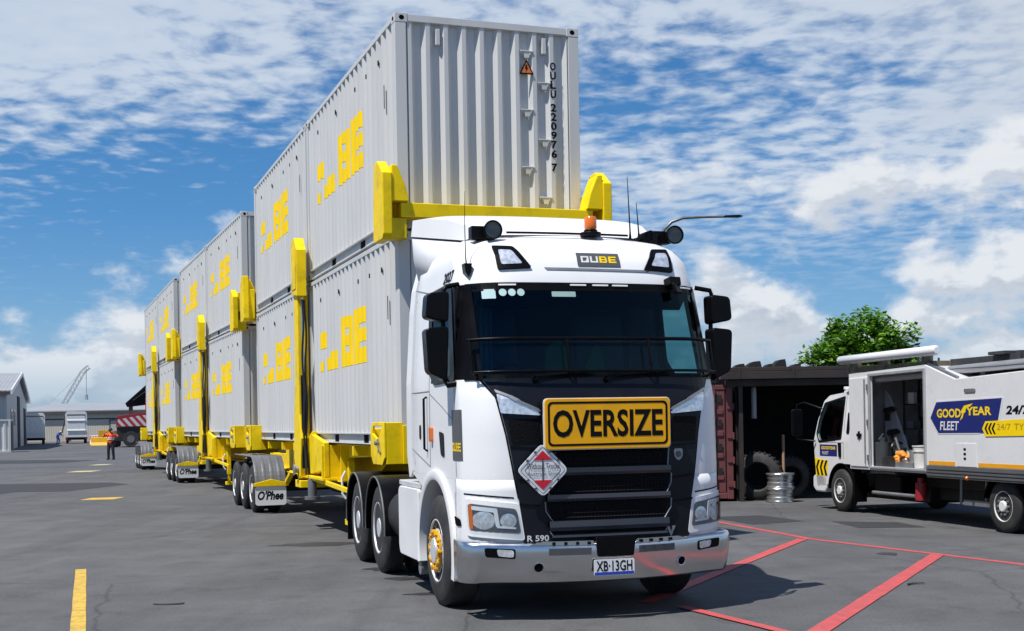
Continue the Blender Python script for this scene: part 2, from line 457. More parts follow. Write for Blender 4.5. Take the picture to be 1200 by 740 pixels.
# ------------------------------------------------------------------ ground
def ground_mat():
    m = bpy.data.materials.new('asphalt'); m.use_nodes = True
    nt = m.node_tree; N = nt.nodes; L = nt.links; b = N['Principled BSDF']
    tc = N.new('ShaderNodeTexCoord')
    def noise(sc, det, rough=0.6, stretch=None):
        n = N.new('ShaderNodeTexNoise'); n.inputs['Scale'].default_value = sc; n.inputs['Detail'].default_value = det
        n.inputs['Roughness'].default_value = rough
        v = tc.outputs['Object']
        if stretch:
            mp = N.new('ShaderNodeMapping'); mp.inputs['Scale'].default_value = stretch; mp.inputs['Rotation'].default_value = (0, 0, 0.33)
            L.new(v, mp.inputs[0]); v = mp.outputs[0]
        L.new(v, n.inputs['Vector']); return n.outputs[0]
    def rng(v, a, b_, c, d):
        n = N.new('ShaderNodeMapRange')
        for i, q in enumerate((a, b_, c, d)): n.inputs[i+1].default_value = q
        L.new(v, n.inputs[0]); return n.outputs[0]
    def mul(a, b_):
        n = N.new('ShaderNodeMath'); n.operation = 'MULTIPLY'
        for i, q in enumerate((a, b_)):
            if isinstance(q, float): n.inputs[i].default_value = q
            else: L.new(q, n.inputs[i])
        return n.outputs[0]
    big = rng(noise(0.16, 5), 0.3, 0.7, 0.76, 1.20)
    mid = rng(noise(0.9, 8, 0.72), 0.3, 0.7, 0.80, 1.18)
    streak = rng(noise(0.5, 6, 0.6, (3.0, 0.35, 1)), 0.35, 0.7, 0.92, 1.09)
    fine = rng(noise(34, 5, 0.85), 0.25, 0.75, 0.55, 1.45)
    blot = mul(rng(noise(1.3, 6, 0.7), 0.53, 0.72, 1.0, 0.68), rng(noise(0.28, 5, 0.6, (6.0, 0.25, 1)), 0.55, 0.75, 1.0, 0.78))
    # hairline cracks
    vo = N.new('ShaderNodeTexVoronoi'); vo.feature = 'DISTANCE_TO_EDGE'; vo.inputs['Scale'].default_value = 0.22
    wv = N.new('ShaderNodeTexNoise'); wv.inputs['Scale'].default_value = 1.4; wv.inputs['Detail'].default_value = 6
    L.new(tc.outputs['Object'], wv.inputs['Vector'])
    ad = N.new('ShaderNodeMix'); ad.data_type = 'VECTOR'; ad.inputs[0].default_value = 0.22
    L.new(tc.outputs['Object'], ad.inputs[4]); L.new(wv.outputs[1], ad.inputs[5])
    L.new(ad.outputs[1], vo.inputs['Vector'])
    crack = rng(vo.outputs[0], 0.0, 0.0045, 0.66, 1.0)
    f = mul(mul(mul(big, mid), mul(streak, fine)), mul(blot, crack))
    mx = N.new('ShaderNodeMix'); mx.data_type = 'RGBA'; mx.blend_type = 'MULTIPLY'; mx.inputs[0].default_value = 1
    mx.inputs[6].default_value = (0.108, 0.109, 0.112, 1)
    L.new(f, mx.inputs[7]); L.new(mx.outputs[2], b.inputs['Base Color'])
    b.inputs['Roughness'].default_value = 0.82; b.inputs['Specular IOR Level'].default_value = 0.35
    bp = N.new('ShaderNodeBump'); bp.inputs['Strength'].default_value = 0.5; bp.inputs['Distance'].default_value = 0.012
    L.new(noise(70, 3, 0.7), bp.inputs['Height']); L.new(bp.outputs[0], b.inputs['Normal'])
    return m
g = MB(); g.add([(-900, -60, 0), (900, -60, 0), (900, 2500, 0), (-900, 2500, 0)], [(0, 1, 2, 3)])
tag(g.build('ground', ground_mat()), kind='structure')

ROADY = mat('road_yellow', (0.62, 0.40, 0.05), 0.7, var=0.25, scale=9, dirt=(0.16, 0.13, 0.09), dirt_amt=0.85, dscale=14)
ROADW = mat('road_cream', (0.55, 0.48, 0.27), 0.7, var=0.2, scale=9, dirt=(0.16, 0.13, 0.09), dirt_amt=0.8, dscale=14)
ROADR = mat('road_red', (0.52, 0.075, 0.075), 0.7, var=0.2, scale=9, dirt=(0.14, 0.09, 0.09), dirt_amt=0.85, dscale=12)
PATCH = mat('bitumen_and_shade', (0.034, 0.035, 0.038), 0.8, var=0.25, scale=20, bump=0.3, bscale=70)  # dark ground tone, also used for the painted shadow on the far left
STAIN = mat('oil_stain', (0.035, 0.035, 0.037), 0.6, var=0.3, scale=8)
def strip(mb, p, q, w, z=0.004, w2=None):
    p = Vector((*p, 0)); q = Vector((*q, 0)); d = (q-p).normalized(); n = Vector((-d.y, d.x, 0)); w2 = w2 or w
    k = max(1, int((q-p).length/0.5)); rnd = random.Random(int(p.x*97+q.y*31))
    rows = []
    for i in range(k+1):
        c = p + (q-p)*i/k; ww = (w + (w2-w)*i/k)/2
        rows.append([tuple(c - n*(ww*(1+rnd.uniform(-.05, .05))) + Vector((0, 0, z))), tuple(c + n*(ww*(1+rnd.uniform(-.05, .05))) + Vector((0, 0, z)))])
    return mb.grid(rows)
m = MB(); strip(m, (-5.33, 15.72), (-3.2, 9.3), 0.125); tag(m.build('road_line', ROADY), kind='structure')
for (x, y, dx, dy) in ((-10.15, 31.6, .38, .55), (-17.5, 52.2, .45, .9), (-19.8, 61.5, .36, .9)):
    m = MB(); m.add([(x-dx, y-dy, .004), (x+dx*1.1, y-dy*.8, .004), (x+dx, y+dy, .004), (x-dx*1.1, y+dy*.7, .004)], [(0, 1, 2, 3)])
    tag(m.build('lane_mark', ROADW if y > 40 else ROADY), kind='structure')
m = MB(); strip(m, (3.30, 21.45), (4.13, 18.01), 0.12); strip(m, (4.13, 18.01), (5.74, 14.53), 0.12); strip(m, (5.74, 14.53), (6.6, 12.7), 0.12)
tag(m.build('red_line', ROADR), kind='structure')
m = MB(); strip(m, (5.16, 15.72), (2.05, 9.55), 0.17, z=0.008); tag(m.build('red_line', ROADR), kind='structure')
m = MB(); strip(m, (4.02, 18.0), (2.40, 14.6), 0.15, z=0.008); strip(m, (2.40, 14.6), (1.2, 12.0), 0.15, z=0.008); tag(m.build('red_line', ROADR), kind='structure')
m = MB(); strip(m, (1.50, 11.68), (2.35, 9.7), 0.11, z=0.012); tag(m.build('red_line', ROADR), kind='structure')
def patch(pts, name='asphalt_and_shade_patch', mt=None):
    m = MB(); m.add([(x, y, .004) for x, y in pts], [list(range(len(pts)))])
    return tag(m.build(name, mt or PATCH), kind='structure')
patch([(-17.5, 41.2), (-12.9, 40.9), (-11.9, 39.6), (-12.4, 35.6), (-13.9, 35.6), (-13.9, 33.4), (-17.0, 33.4)])  # plain darker shape on the ground
patch([(-46, 76), (-26, 73), (-22.6, 70), (-23.4, 66), (-34, 67), (-46, 67)])  # shadow near the left building, painted as a flat dark shape
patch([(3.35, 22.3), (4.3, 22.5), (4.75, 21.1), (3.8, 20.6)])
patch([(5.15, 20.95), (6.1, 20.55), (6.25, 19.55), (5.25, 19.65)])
# stains and scraps on the ground
rs = random.Random(5)
for (x, y, a, b) in ((-1.45, 15.2, .45, .16), (-1.2, 14.2, .30, .1), (-2.9, 18.5, .7, .2), (.3, 10.4, .3, .05), (4.6, 15.9, .12, .12), (1.9, 9.9, .3, .05), (-.9, 12.9, .25, .06)):
    pts = [(x + a*cos(t)*rs.uniform(.6, 1.1), y + b*1.6*sin(t)*rs.uniform(.6, 1.1)) for t in [2*pi*i/14 for i in range(14)]]
    patch(pts, 'oil_stain', STAIN)
def scrap(x, y, L, ang, bow, label):
    m = MB(); n = 10; rows = []
    for i in range(n+1):
        t = i/n-.5; u = t*L; v = bow*(4*t*t); w = .022*(1.1-abs(t)); h = .006+.012*abs(t)
        rows.append([(u, v-w, h), (u, v+w, h+.004)])
    m.grid(rows)
    o = m.build('rubber_scrap', RUBBER, solid=.006, smooth=40); o.location = (x, y, 0); o.rotation_euler = (0, 0, ang)
    tag(o, label, 'scrap')
scrap(-3.38, 12.45, .30, .06, .02, 'short black rubber scrap on the asphalt beside the long yellow line')
scrap(4.0, 13.01, .20, .35, -.07, 'curled black rubber scrap on the asphalt beside the red line')
# ------------------------------------------------------------------ shipping containers
CL, CW, CH = 6.06, 1.22, 2.665
def corr(lo, hi, period, flat, slope, depth):
    """profile points (u, depth) outer flat, slope, inner flat, slope"""
    pts = []; n = max(1, round((hi-lo)/period)); p = (hi-lo)/n; k = p/period
    for i in range(n):
        u = lo + i*p; a, b = flat*k, slope*k
        pts += [(u, depth), (u + (p-2*b-a), depth), (u + (p-b-a), 0.0), (u + (p-b), 0.0)]
    pts.append((hi, depth)); return pts
SIDE_PROF = corr(.14, CL-.14, .278, .090, .056, .054)
def side_depth(y):
    for (a, d), (b, e) in zip(SIDE_PROF, SIDE_PROF[1:]):
        if a <= y <= b: return d if b == a else d + (e-d)*(y-a)/(b-a)
    return 0.0
END_PROF = corr(-1.06, 1.06, .236, .080, .052, .066)
def end_depth(x):
    for (a, d), (b, e) in zip(END_PROF, END_PROF[1:]):
        if a <= x <= b: return d if b == a else d + (e-d)*(x-a)/(b-a)
    return 0.0
LOGO = []   # (u0,u1,z0,z1), u measured from the left end of the wording
LOGO += [(1.72, 1.98, 1.14, 1.88), (1.98, 2.36, 1.70, 1.88), (1.98, 2.36, 1.44, 1.60), (1.98, 2.36, 1.14, 1.34), (2.36, 2.63, 1.14, 1.86)]
LOGO += [(2.72, 3.02, 1.14, 1.92), (3.02, 3.48, 1.70, 1.92), (3.02, 3.42, 1.44, 1.63), (3.02, 3.48, 1.14, 1.36)]
LOGO += [(.10, .46, 1.14, 1.30), (.60, 1.0, 1.14, 1.34), (1.0, 1.48, 1.14, 1.42), (.20, .62, 1.50, 1.76), (0, 0, 0, 0)]
def make_container(label):
    root = thing('shipping_container', label, 'container', group='white containers stacked on the road train')
    fr = MB()
    for sx in (-1, 1):
        xo, xi = sx*CW, sx*(CW-.14)
        for y0, y1 in ((0, .15), (CL-.15, CL)):
            fr.box(min(xo, xi), max(xo, xi), y0, y1, .118, CH-.118)
        x0, x1 = sorted((sx*(CW-.004), sx*(CW-.075)))
        fr.box(x0, x1, .17, CL-.17, CH-.075, CH-.012)               # top rail
        x0, x1 = sorted((sx*(CW-.004), sx*(CW-.08)))
        fr.box(x0, x1, .17, CL-.17, .142, .168)                     # lip under the wall
        x0, x1 = sorted((sx*(CW-.012), sx*(CW-.08)))
        fr.box(x0, x1, .17, CL-.17, .004, .02)                      # lower flange
        x0, x1 = sorted((sx*(CW-.05), sx*(CW-.058)))
        for y0, y1 in ((.17, 2.02), (2.32, 4.02), (4.32, CL-.17)):
            fr.box(x0, x1, y0, y1, .021, .141)
    for y0, y1 in ((.003, .09), (CL-.09, CL-.003)):
        fr.box(-CW+.15, CW-.15, y0, y1, CH-.10, CH-.012)
        fr.box(-CW+.15, CW-.15, y0, y1, .01, .15)
    fr.build('frame', CWHITE, root, bevel=.006)
    for sx in (-1, 1):
        x0, x1 = sorted((sx*(CW-.052), sx*(CW-.4)))
        for y0 in (2.022, 4.022):
            pk = MB(); pk.box(x0, x1, y0, y0+.296, .023, .139); pk.build('fork_pocket', BLACKM, root)
    for sx in (-1, 1):
        s = MB()
        s.grid([[(sx*(CW-.062+d), y, z) for y, d in SIDE_PROF] for z in (.166, CH-.07)])
        s.build('side_panel', CWHITE, root)
    e = MB(); e.grid([[(x, .078-d, z) for x, d in END_PROF] for z in (.148, CH-.09)])
    e.grid([[(x, .030, z) for x in (-1.09, -1.06)] for z in (.148, CH-.09)]); e.grid([[(x, .030, z) for x in (1.06, 1.09)] for z in (.148, CH-.09)])
    e.build('end_panel', CWHITE, root)
    r = MB(); r.box(-CW+.06, CW-.06, .08, CL-.08, CH-.05, CH-.03); r.build('roof', CWHITE, root)
    f = MB(); f.box(-CW+.1, CW-.1, .1, CL-.1, .09, .13)
    for i in range(18):
        y = .3 + i*.32; f.box(-CW+.09, CW-.09, y, y+.05, .02, .09)
    f.build('floor', GREYP, root)
    for sx in (-1, 1):
        d = MB(); x0, x1 = sorted((sx*.012, sx*(CW-.15)))
        d.box(x0, x1, CL-.075, CL-.03, .16, CH-.11); do = d.build('door', CWHITE, root, bevel=.005)
        for x in (.33, .82):
            lb = MB(); lb.cyl((sx*x, CL-.005, .1), (sx*x, CL-.005, CH-.1), .017, 8); lb.build('locking_bar', STEEL, do)
    for sx in (-1, 1):
        for y in (0, CL-.178):
            for z in (0, CH-.118):
                c = MB(); x0, x1 = sorted((sx*(CW+.003), sx*(CW-.162)))
                c.box(x0, x1, y-.003, y+.181, z, z+.118)
                c.cur = 1
                xx = sx*(CW+.0045)
                ring = [(xx, y+.089+.04*cos(t), z+.059+.026*sin(t)) for t in [2*pi*i/12 for i in range(12)]]
                c.add(ring, [list(range(12))])
                yy = y-.0045 if y == 0 else y+.1825
                ring = [(sx*(CW-.085)+.034*cos(t), yy, z+.059+.030*sin(t)) for t in [2*pi*i/12 for i in range(12)]]
                c.add(ring, [list(range(12))])
                c.build('corner_casting', [CWHITE, BLACKM], root, bevel=.008)
    for nm, rects in (('logo', LOGO[:-5]), ('logo_dot', LOGO[-5:-4]), ('logo_dot', LOGO[-4:-2]), ('logo_dot', LOGO[-2:-1])):
        lg = MB()
        for u0, u1, z0, z1 in rects:
            ya, yb = 5.35-u1, 5.35-u0
            ys = sorted(set([ya, yb] + [y for y, d in SIDE_PROF if ya < y < yb]))
            lg.grid([[(-(CW-.062+side_depth(y)+.004), y, z) for y in ys] for z in (z0, z1)])
        lg.build(nm, LOGOY, root)
    for y in (.95, 1.65, 2.35, 3.7, 5.1):
        sv_ = MB(); sv_.box(-CW+.008, -CW+.016, y-.02, y+.02, 2.26, 2.32); sv_.build('side_vent', BLACKM, root)
    mk = MB()     # small black vents and the stencilled side strip
    for i in (1.0, 2.0, 3.0, 4.0, 5.0):
        mk.cur = 0
    mk.box(-CW+.006, -CW+.012, .63, .65, 1.62, 1.92)
    mk.build('side_mark', INK, root)
    return root
TRAILERS = [((-.232, 16.2299), .3397), ((-5.21, 30.71), .370), ((-10.31, 43.93), .357)]
ZB, ZU = 1.4346, 1.4346 + CH + .03
def at_trailer(t, x, y):
    (tx, ty), a = TRAILERS[t]
    return (tx + x*cos(a) - y*sin(a), ty + x*sin(a) + y*cos(a))
POS = ['leading', 'middle', 'rearmost']
first_c = None
CONTAINERS = {}
for t in range(3):
    for k in range(2):
        for lv in range(2):
            lab = 'white container with yellow lettering, %s layer, %s half of the %s trailer' % (['lower', 'upper'][lv], ['front', 'back'][k], POS[t])
            if t == 0 and k == 0 and lv == 1: lab = 'white container showing a black code and ladder rungs, upper layer just above the truck cab'
            x, y = at_trailer(t, 0, k*(CL+.08))
            if first_c is None:
                c = first_c = make_container(lab)
            else: c = copy_tree(first_c, label=lab)
            c.location = (x, y, (ZB, ZU)[lv]); c.rotation_euler = (0, 0, TRAILERS[t][1])
            CONTAINERS[(t, k, lv)] = c
# things only the top front container shows: code, warning triangle, rungs
tc_ = CONTAINERS[(0, 0, 1)]
def endsurf(u, v, off): return (u, .078-end_depth(u)-off, v)
z = 2.20
for word in ('OULU', '220976', '7'):
    code = MB()
    for ch in word:
        put_text(code, ch, lambda u, v, off: (u, .0065, v), .824, .904, z-.102, z, off=.004, bold=.035); z -= .119
    z -= .055
    code.build('code_lettering', INK, tc_)
tri = MB(); cx, cz = .50, 2.10
tri.cur = 0; tri.prism(rpoly([(cx-.10, cz-.08), (cx+.10, cz-.08), (cx, cz+.11)], .02), 'y', .004, -.004)
tri.cur = 1; tri.prism([(cx-.07, cz-.063), (cx+.07, cz-.063), (cx, cz+.075)], 'y', -.004, -.006)
tri.cur = 0; tri.prism([(cx-.01, cz+.045), (cx+.012, cz+.04), (cx+.002, cz+.002), (cx+.022, cz+.004), (cx-.014, cz-.055), (cx-.006, cz-.012), (cx-.024, cz-.012)], 'y', -.006, -.0075)
tri.build('warning_triangle', [INK, ORANGE], tc_)
for i, z in enumerate((2.32, 1.93, 1.57, 1.20, .84, .46)):
    rg = MB(); xs = (.511, .747)[i % 2]
    rg.box(xs-.085, xs+.085, -.002, .03, z-.010, z+.006)
    rg.prism([(xs-.03, z-.09), (xs+.03, z-.09), (xs+.045, z-.012), (xs-.045, z-.012)], 'y', .004, .05)
    rg.build('ladder_rung', CWHITE, tc_, bevel=.004)
for xs in (-.668, .747):
    vt = MB(); vt.box(xs-.027, xs+.027, .0, .05, 2.30, 2.50)
    vt.build('vent_cover', CWHITE, tc_, bevel=.006)
# ------------------------------------------------------------------ wheels
def wheel_parts(parent, x_out, y, z, R, W, style, sgn, name='wheel', dual=False):
    """sgn: -1 outer face looks to -x. Built as its own mesh pair under `parent`."""
    t = MB(); r = R
    def tyre(xo):
        prof = [(0.02, .565*r), (0.0, .60*r), (.004, .78*r), (.018, .90*r), (.035, .965*r), (.055, .992*r)]
        half = [(a, b) for a, b in prof]
        g = []
        n = 5
        for i in range(n):
            a = .055 + (W-.11)*(i+.5)/n
            g += [(a-.022, r), (a+.022, r), (a+.026, r-.012), (a+.034, r-.012)]
        g = g[:-2]
        full = half + g + [(W-a, b) for a, b in reversed(half)]
        t.lathe([(xo - sgn*(a) if sgn > 0 else xo + a, b) for a, b in full], (0, y, z), 'x', 44)
    tyre(x_out)
    if dual: tyre(x_out - sgn*(W+.05))
    w = t.build(name, RUBBER, parent, smooth=35)
    m = MB()
    def P(prof): m.lathe([(x_out - sgn*a, b*r) for a, b in prof], (0, y, z), 'x', 40)
    if style == 'front':       # outset steel/alloy disc with hub
        P([(.022, .585), (.004, .57), (.004, .55), (.03, .53), (.05, .52), (.03, .44), (.005, .34), (.005, .24), (-.01, .235), (-.028, .22), (-.03, .12), (-.035, .0)])
        mt = ALLOY
    elif style == 'dish':      # deep dish of a dual wheel
        P([(.022, .585), (.004, .57), (.006, .55), (.02, .53), (.05, .51), (.075, .49), (.085, .42), (.085, .26), (.03, .235), (.01, .20), (.01, 0)])
        mt = ALLOY
    elif style == 'white':
        P([(.022, .585), (.004, .57), (.006, .55), (.03, .53), (.06, .51), (.085, .49), (.095, .42), (.095, .26), (.04, .235), (.01, .20), (.01, 0)])
        mt = RIMW
    if style == 'rib':
        P([(.022, .585), (.004, .57), (.006, .55), (.04, .53), (.055, .50), (.06, .44), (.03, .36), (.03, .27), (.06, .25), (.06, .23), (-.01, .21), (-.02, .17), (-.02, 0)])
        mt = RIMW
    rim = m.build('rim', mt, w, smooth=30)
    k = MB(); ring = {'front': (.33, .005), 'dish': (.34, .085), 'white': (.34, .095), 'rib': (.31, .03)}[style]
    for i in range(10):
        a = 2*pi*i/10; c = (x_out - sgn*ring[1], y + cos(a)*ring[0]*r, z + sin(a)*ring[0]*r)
        k.cyl(c, (c[0] + sgn*.035, c[1], c[2]), .019, 6)
    k.build('wheel_stud', STEEL, w)
    h = MB(); hr = .024 if style != 'rib' else .028
    for i in range(10):
        a = 2*pi*(i+.5)/10; xx = x_out - sgn*({'front': .017, 'dish': .083, 'white': .093, 'rib': .052}[style])
        rr = {'front': .435, 'dish': .42, 'white': .42, 'rib': .42}[style]*r
        cy, cz = y + cos(a)*rr, z + sin(a)*rr
        h.add([(xx, cy + hr*cos(q), cz + hr*sin(q)) for q in [2*pi*j/8 for j in range(8)]], [list(range(8))])
    h.build('rim_hole_pattern', BLACKM, w)
    return w

# ------------------------------------------------------------------ trailers
def make_trailer(label):
    root = thing('side_loader_trailer', label, 'trailer', group='yellow trailers of the road train')
    ch = MB()
    for sx in (-1, 1):
        for xa in (.50,):
            x0, x1 = sorted((sx*(xa-.012), sx*(xa+.012)))
            ch.prism([(-.2, 1.40), (-.2, 1.22), (3.6, 1.16), (4.6, .80), (15.2, .80), (15.2, 1.08), (12.9, 1.10), (12.4, 1.40)], 'x', x0, x1)
            x0, x1 = sorted((sx*(xa-.09), sx*(xa+.09)))
            ch.box(x0, x1, -.2, 12.4, 1.402, 1.425); ch.box(x0, x1, 4.62, 15.2, .775, .80)
        # deep outer web with step, and its flanges
        x0, x1 = sorted((sx*.95, sx*.975))
        ch.prism([(1.6, 1.40), (1.6, 1.28), (4.3, 1.20), (4.32, .90), (9.3, .84), (9.3, 1.40)], 'x', x0, x1)
        x0, x1 = sorted((sx*.88, sx*1.10))
        ch.box(x0, x1, 1.5, 9.3, 1.401, 1.422); ch.box(x0, x1, 4.30, 9.3, .822, .84)
        ch.box(x0, x1, 4.27, 4.30, .84, 1.40); ch.box(x0, x1, 5.4, 5.42, .84, 1.40); ch.box(x0, x1, 7.2, 7.22, .84, 1.40)
    for y in (1.4, 2.9, 5.0, 7.9, 9.2, 10.9, 12.0):
        ch.box(-1.2, 1.2, y, y+.07, 1.26, 1.40)
    for y in (.1, 12.0):
        ch.box(-1.24, 1.24, y-.14, y+.14, 1.22, 1.42)
    ch.box(-.48, .48, 12.9, 15.0, 1.05, 1.09); ch.box(-.5, .5, 12.9, 13.0, .8, 1.3)
    ch.build('chassis', YEL, root, bevel=.006)
    for sx in (-1, 1):
        for y0, y1 in ((-.10, .62), (11.55, 12.3)):
            g = MB(); xa, xb = sx*1.235, sx*1.47
            x0, x1 = sorted((xb, sx*1.44))
            slab(g, [(y0, 1.74), (y0, 1.30), (y0+.12, 1.21), (y1-.12, 1.21), (y1, 1.32), (y1, 1.66), (y1-.12, 1.74)], lambda u, v, off: (sx*off, u, v), 1.44, 1.47, None, holes=[[(y0+.10, 1.69), (y1-.14, 1.69), (y1-.10, 1.60), (y0+.34, 1.52)]])
            g.box(*sorted((sx*1.30, sx*1.438)), y0+.10, y0+.12, 1.23, 1.70)
            x0, x1 = sorted((xa, sx*1.44))
            g.box(x0, x1, y0+.002, y0+.03, 1.22, 1.735); g.box(x0, x1, y1-.05, y1-.02, 1.26, 1.66)
            g.box(x0, x1, y0+.03, y1-.05, 1.30, 1.33)
            x0, x1 = sorted((sx*1.02, sx*1.24)); g.box(x0, x1, y0-.03 if y0 < 1 else y1-.10, y0 if y0 < 1 else y1-.07, 1.22, 1.70)
            co = g.build('corner_guide', YEL, root, bevel=.008)
            pn = MB(); pn.cyl((sx*1.45, y0+.30, 1.48), (sx*1.52, y0+.30, 1.48), .028, 10); pn.cyl((sx*1.472, y0+.30, 1.48), (sx*1.48, y0+.30, 1.48), .06, 14)
            pn.bar((sx*1.485, y0+.30, 1.46), (sx*1.485, y0+.16, 1.36), .012, .03)
            pn.build('locking_pin', STEEL, co)
    # lifting arms, folded upright
    for sx in (-1, 1):
        arm = MB(); x0, x1 = sorted((sx*1.43, sx*1.30))
        arm.prism([(5.98, 3.95), (5.98, 1.9), (5.85, 1.5), (5.98, .86), (6.18, .80), (6.55, 1.15), (6.48, 1.9), (6.36, 2.3), (6.32, 3.95)], 'x', x0, x1)
        x0, x1 = sorted((sx*1.29, sx*1.25)); arm.box(x0, x1, 6.0, 6.3, 1.2, 3.9)
        ao = arm.build('lifting_arm', YEL, root, bevel=.012)
        hd = MB(); x0, x1 = sorted((sx*1.47, sx*1.31))
        hd.prism([(5.78, 4.62), (5.78, 3.86), (6.30, 3.92), (6.30, 4.80), (5.98, 4.84)], 'x', x0, x1)
        x0, x1 = sorted((sx*1.48, sx*1.473)); hd.box(x0, x1, 5.86, 6.22, 3.98, 4.66)
        hd.build('arm_head', YEL, ao, bevel=.012)
        cy = MB(); cy.cyl((sx*1.36, 5.90, 1.0), (sx*1.36, 5.92, 2.55), .045, 12); cy.build('hydraulic_cylinder', BLACK, ao, smooth=40)
        rd = MB(); rd.cyl((sx*1.36, 5.92, 2.55), (sx*1.36, 5.92, 3.84), .022, 10); rd.build('cylinder_rod', CHROME, ao, smooth=40)
        for j, (dx, ph) in enumerate(((.0, 0), (.05, 1.1))):
            h = MB(); pts = []
            for i in range(19):
                z = .90 + 2.9*i/18
                yb = 5.80 if z > 1.5 else 5.80 - (1.5-z)*.35 + .2*(1.5-z)
                pts.append((sx*(1.38-dx) + .012*sin(i*.9+ph), yb + .025*sin(i*.7+ph) + dx*.6, z))
            h.tube(pts, .017, 8); h.build('hydraulic_hose', HOSE, ao, smooth=60)
        br = MB(); x0, x1 = sorted((sx*1.30, sx*1.22))
        br.prism([(5.55, 1.62), (5.55, 1.56), (4.55, 1.44), (4.55, .90), (4.64, .90), (4.64, 1.0), (5.7, .92), (6.6, .92), (6.6, 1.4), (6.0, 1.5)], 'x', x0, x1)
        x0, x1 = sorted((sx*1.34, sx*.98)); br.box(x0, x1, 4.55, 6.6, .84, .89); br.box(x0, x1, 4.56, 4.60, .89, 1.40)
        x0, x1 = sorted((sx*1.44, sx*.95)); br.box(x0, x1, 5.9, 6.4, .68, .80)
        br.build('arm_bracket', YEL, root, bevel=.008)
        st = MB(); st.bar((sx*1.30, 5.7, .86), (sx*1.20, 2.6, .72), .05, .07); st.build('stay_bar', YEL, root, bevel=.006)
        pv = MB(); pv.cyl((sx*1.25, 6.12, .98), (sx*1.5, 6.12, .98), .06, 14); pv.cyl((sx*1.5, 6.12, .98), (sx*1.515, 6.12, .98), .095, 16); pv.build('pivot_pin', STEEL, ao, smooth=40)
        ft = MB(); ft.cyl((sx*1.30, 5.6, .55), (sx*1.30, 5.6, .84), .075, 12); ft.cyl((sx*1.30, 5.6, .50), (sx*1.30, 5.6, .55), .13, 16)
        ft.build('stabiliser_foot', GREYP, root, smooth=40)
        lg = MB(); lg.box(*sorted((sx*1.02, sx*.92)), 4.06, 4.18, .45, 1.15); lg.box(*sorted((sx*1.0, sx*.94)), 4.08, 4.16, .25, .45)
        lg.box(*sorted((sx*1.06, sx*.88)), 4.02, 4.22, .17, .26)
        lg.build('landing_leg', YEL, root, bevel=.008)
        ck = MB(); ck.tube([(sx*1.06, 4.12, 1.0), (sx*1.12, 4.1, .9), (sx*1.12, 4.08, .66), (sx*1.07, 4.06, .58)], .018, 8); ck.build('crank_handle', RIMW, root, smooth=60)
        # running gear
        for y in (10.5, 11.8, 13.1):
            wheel_parts(root, sx*1.62, y, .48, .48, .26, 'white', sx, 'wheel', dual=True)
        mg = MB(); rows = []
        for i in range(13):
            a = radians(188 - 98*i/12); yy, zz = 10.5 + .64*cos(a), .48 + .64*sin(a); row = []
            for j in range(25):
                x = sx*(1.63 - .60*j/24); rr = .006*(1 if j % 6 in (1, 2) else 0)
                row.append((x, yy + rr*cos(a), zz + rr*sin(a)))
            rows.append(row)
        for y in (10.9, 11.4, 12.2, 13.0): 
            row = []
            for j in range(25):
                x = sx*(1.63 - .60*j/24); row.append((x, y, 1.12 + .006*(1 if j % 6 in (1, 2) else 0)))
            rows.append(row)
        mg.grid(rows); mg.build('mudguard', GREYP, root, solid=.012)
        fb = MB(); x0, x1 = sorted((sx*1.66, sx*.98))
        fb.prism([(x0, .54), (x1, .54), (x1+.0, .60), ((x0+x1)/2, .68), (x0, .60)], 'y', 9.82, 9.86)
        fb.prism([(9.86, .58), (9.3, .78), (9.3, .86), (9.86, .66)], 'x', *sorted((sx*1.05, sx*.96)))
        fb.build('flap_bracket', YEL, root, bevel=.006)
        fp = MB(); fp.prism(rrect(min(x0, x1)+.03, max(x0, x1)-.05, .17, .545, .05), 'y', 9.84, 9.852)
        fo = fp.build('mud_flap', WHITE, root)
        if sx < 0:
            lt = MB(); put_text(lt, "O'Phee", lambda u, v, off: (u, 9.838-off, v), -1.585, -1.085, .275, .455, off=0, bold=.035, shear=.25)
            lt.build('lettering', INK, fo)
    for y in (10.5, 11.8, 13.1):
        ax = MB(); ax.cyl((-1.3, y, .48), (1.3, y, .48), .075, 14); ax.box(-.62, -.42, y-.35, y+.35, .55, .68); ax.box(.42, .62, y-.35, y+.35, .55, .68)
        ax.build('axle', DIRTY, root, smooth=40)
    fw = MB(); fw.lathe([(1.10, .0), (1.10, .45), (1.16, .45), (1.16, 0)], (0, 14.2, 0), 'z', 24); fw.build('turntable', DIRTY, root, smooth=40)
    tl = MB(); tl.box(-1.25, 1.25, 14.9, 15.0, .62, .80); tl.build('rear_beam', YEL, root, bevel=.008)
    tk = MB(); tk.cyl((-.3, 7.4, .62), (-.3, 8.6, .62), .16, 18); tk.build('air_tank', BLACK, root, smooth=40)
    return root
tr0 = make_trailer('yellow side loader trailer coupled directly to the white truck, its two arms folded upright')
tr1 = copy_tree(tr0, label='yellow side loader trailer in the middle of the road train')
tr2 = copy_tree(tr0, label='yellow side loader trailer at the far tail end of the road train')
for t, o in enumerate((tr0, tr1, tr2)):
    (x, y), a = TRAILERS[t]; o.location = (x, y, 0); o.rotation_euler = (0, 0, a)

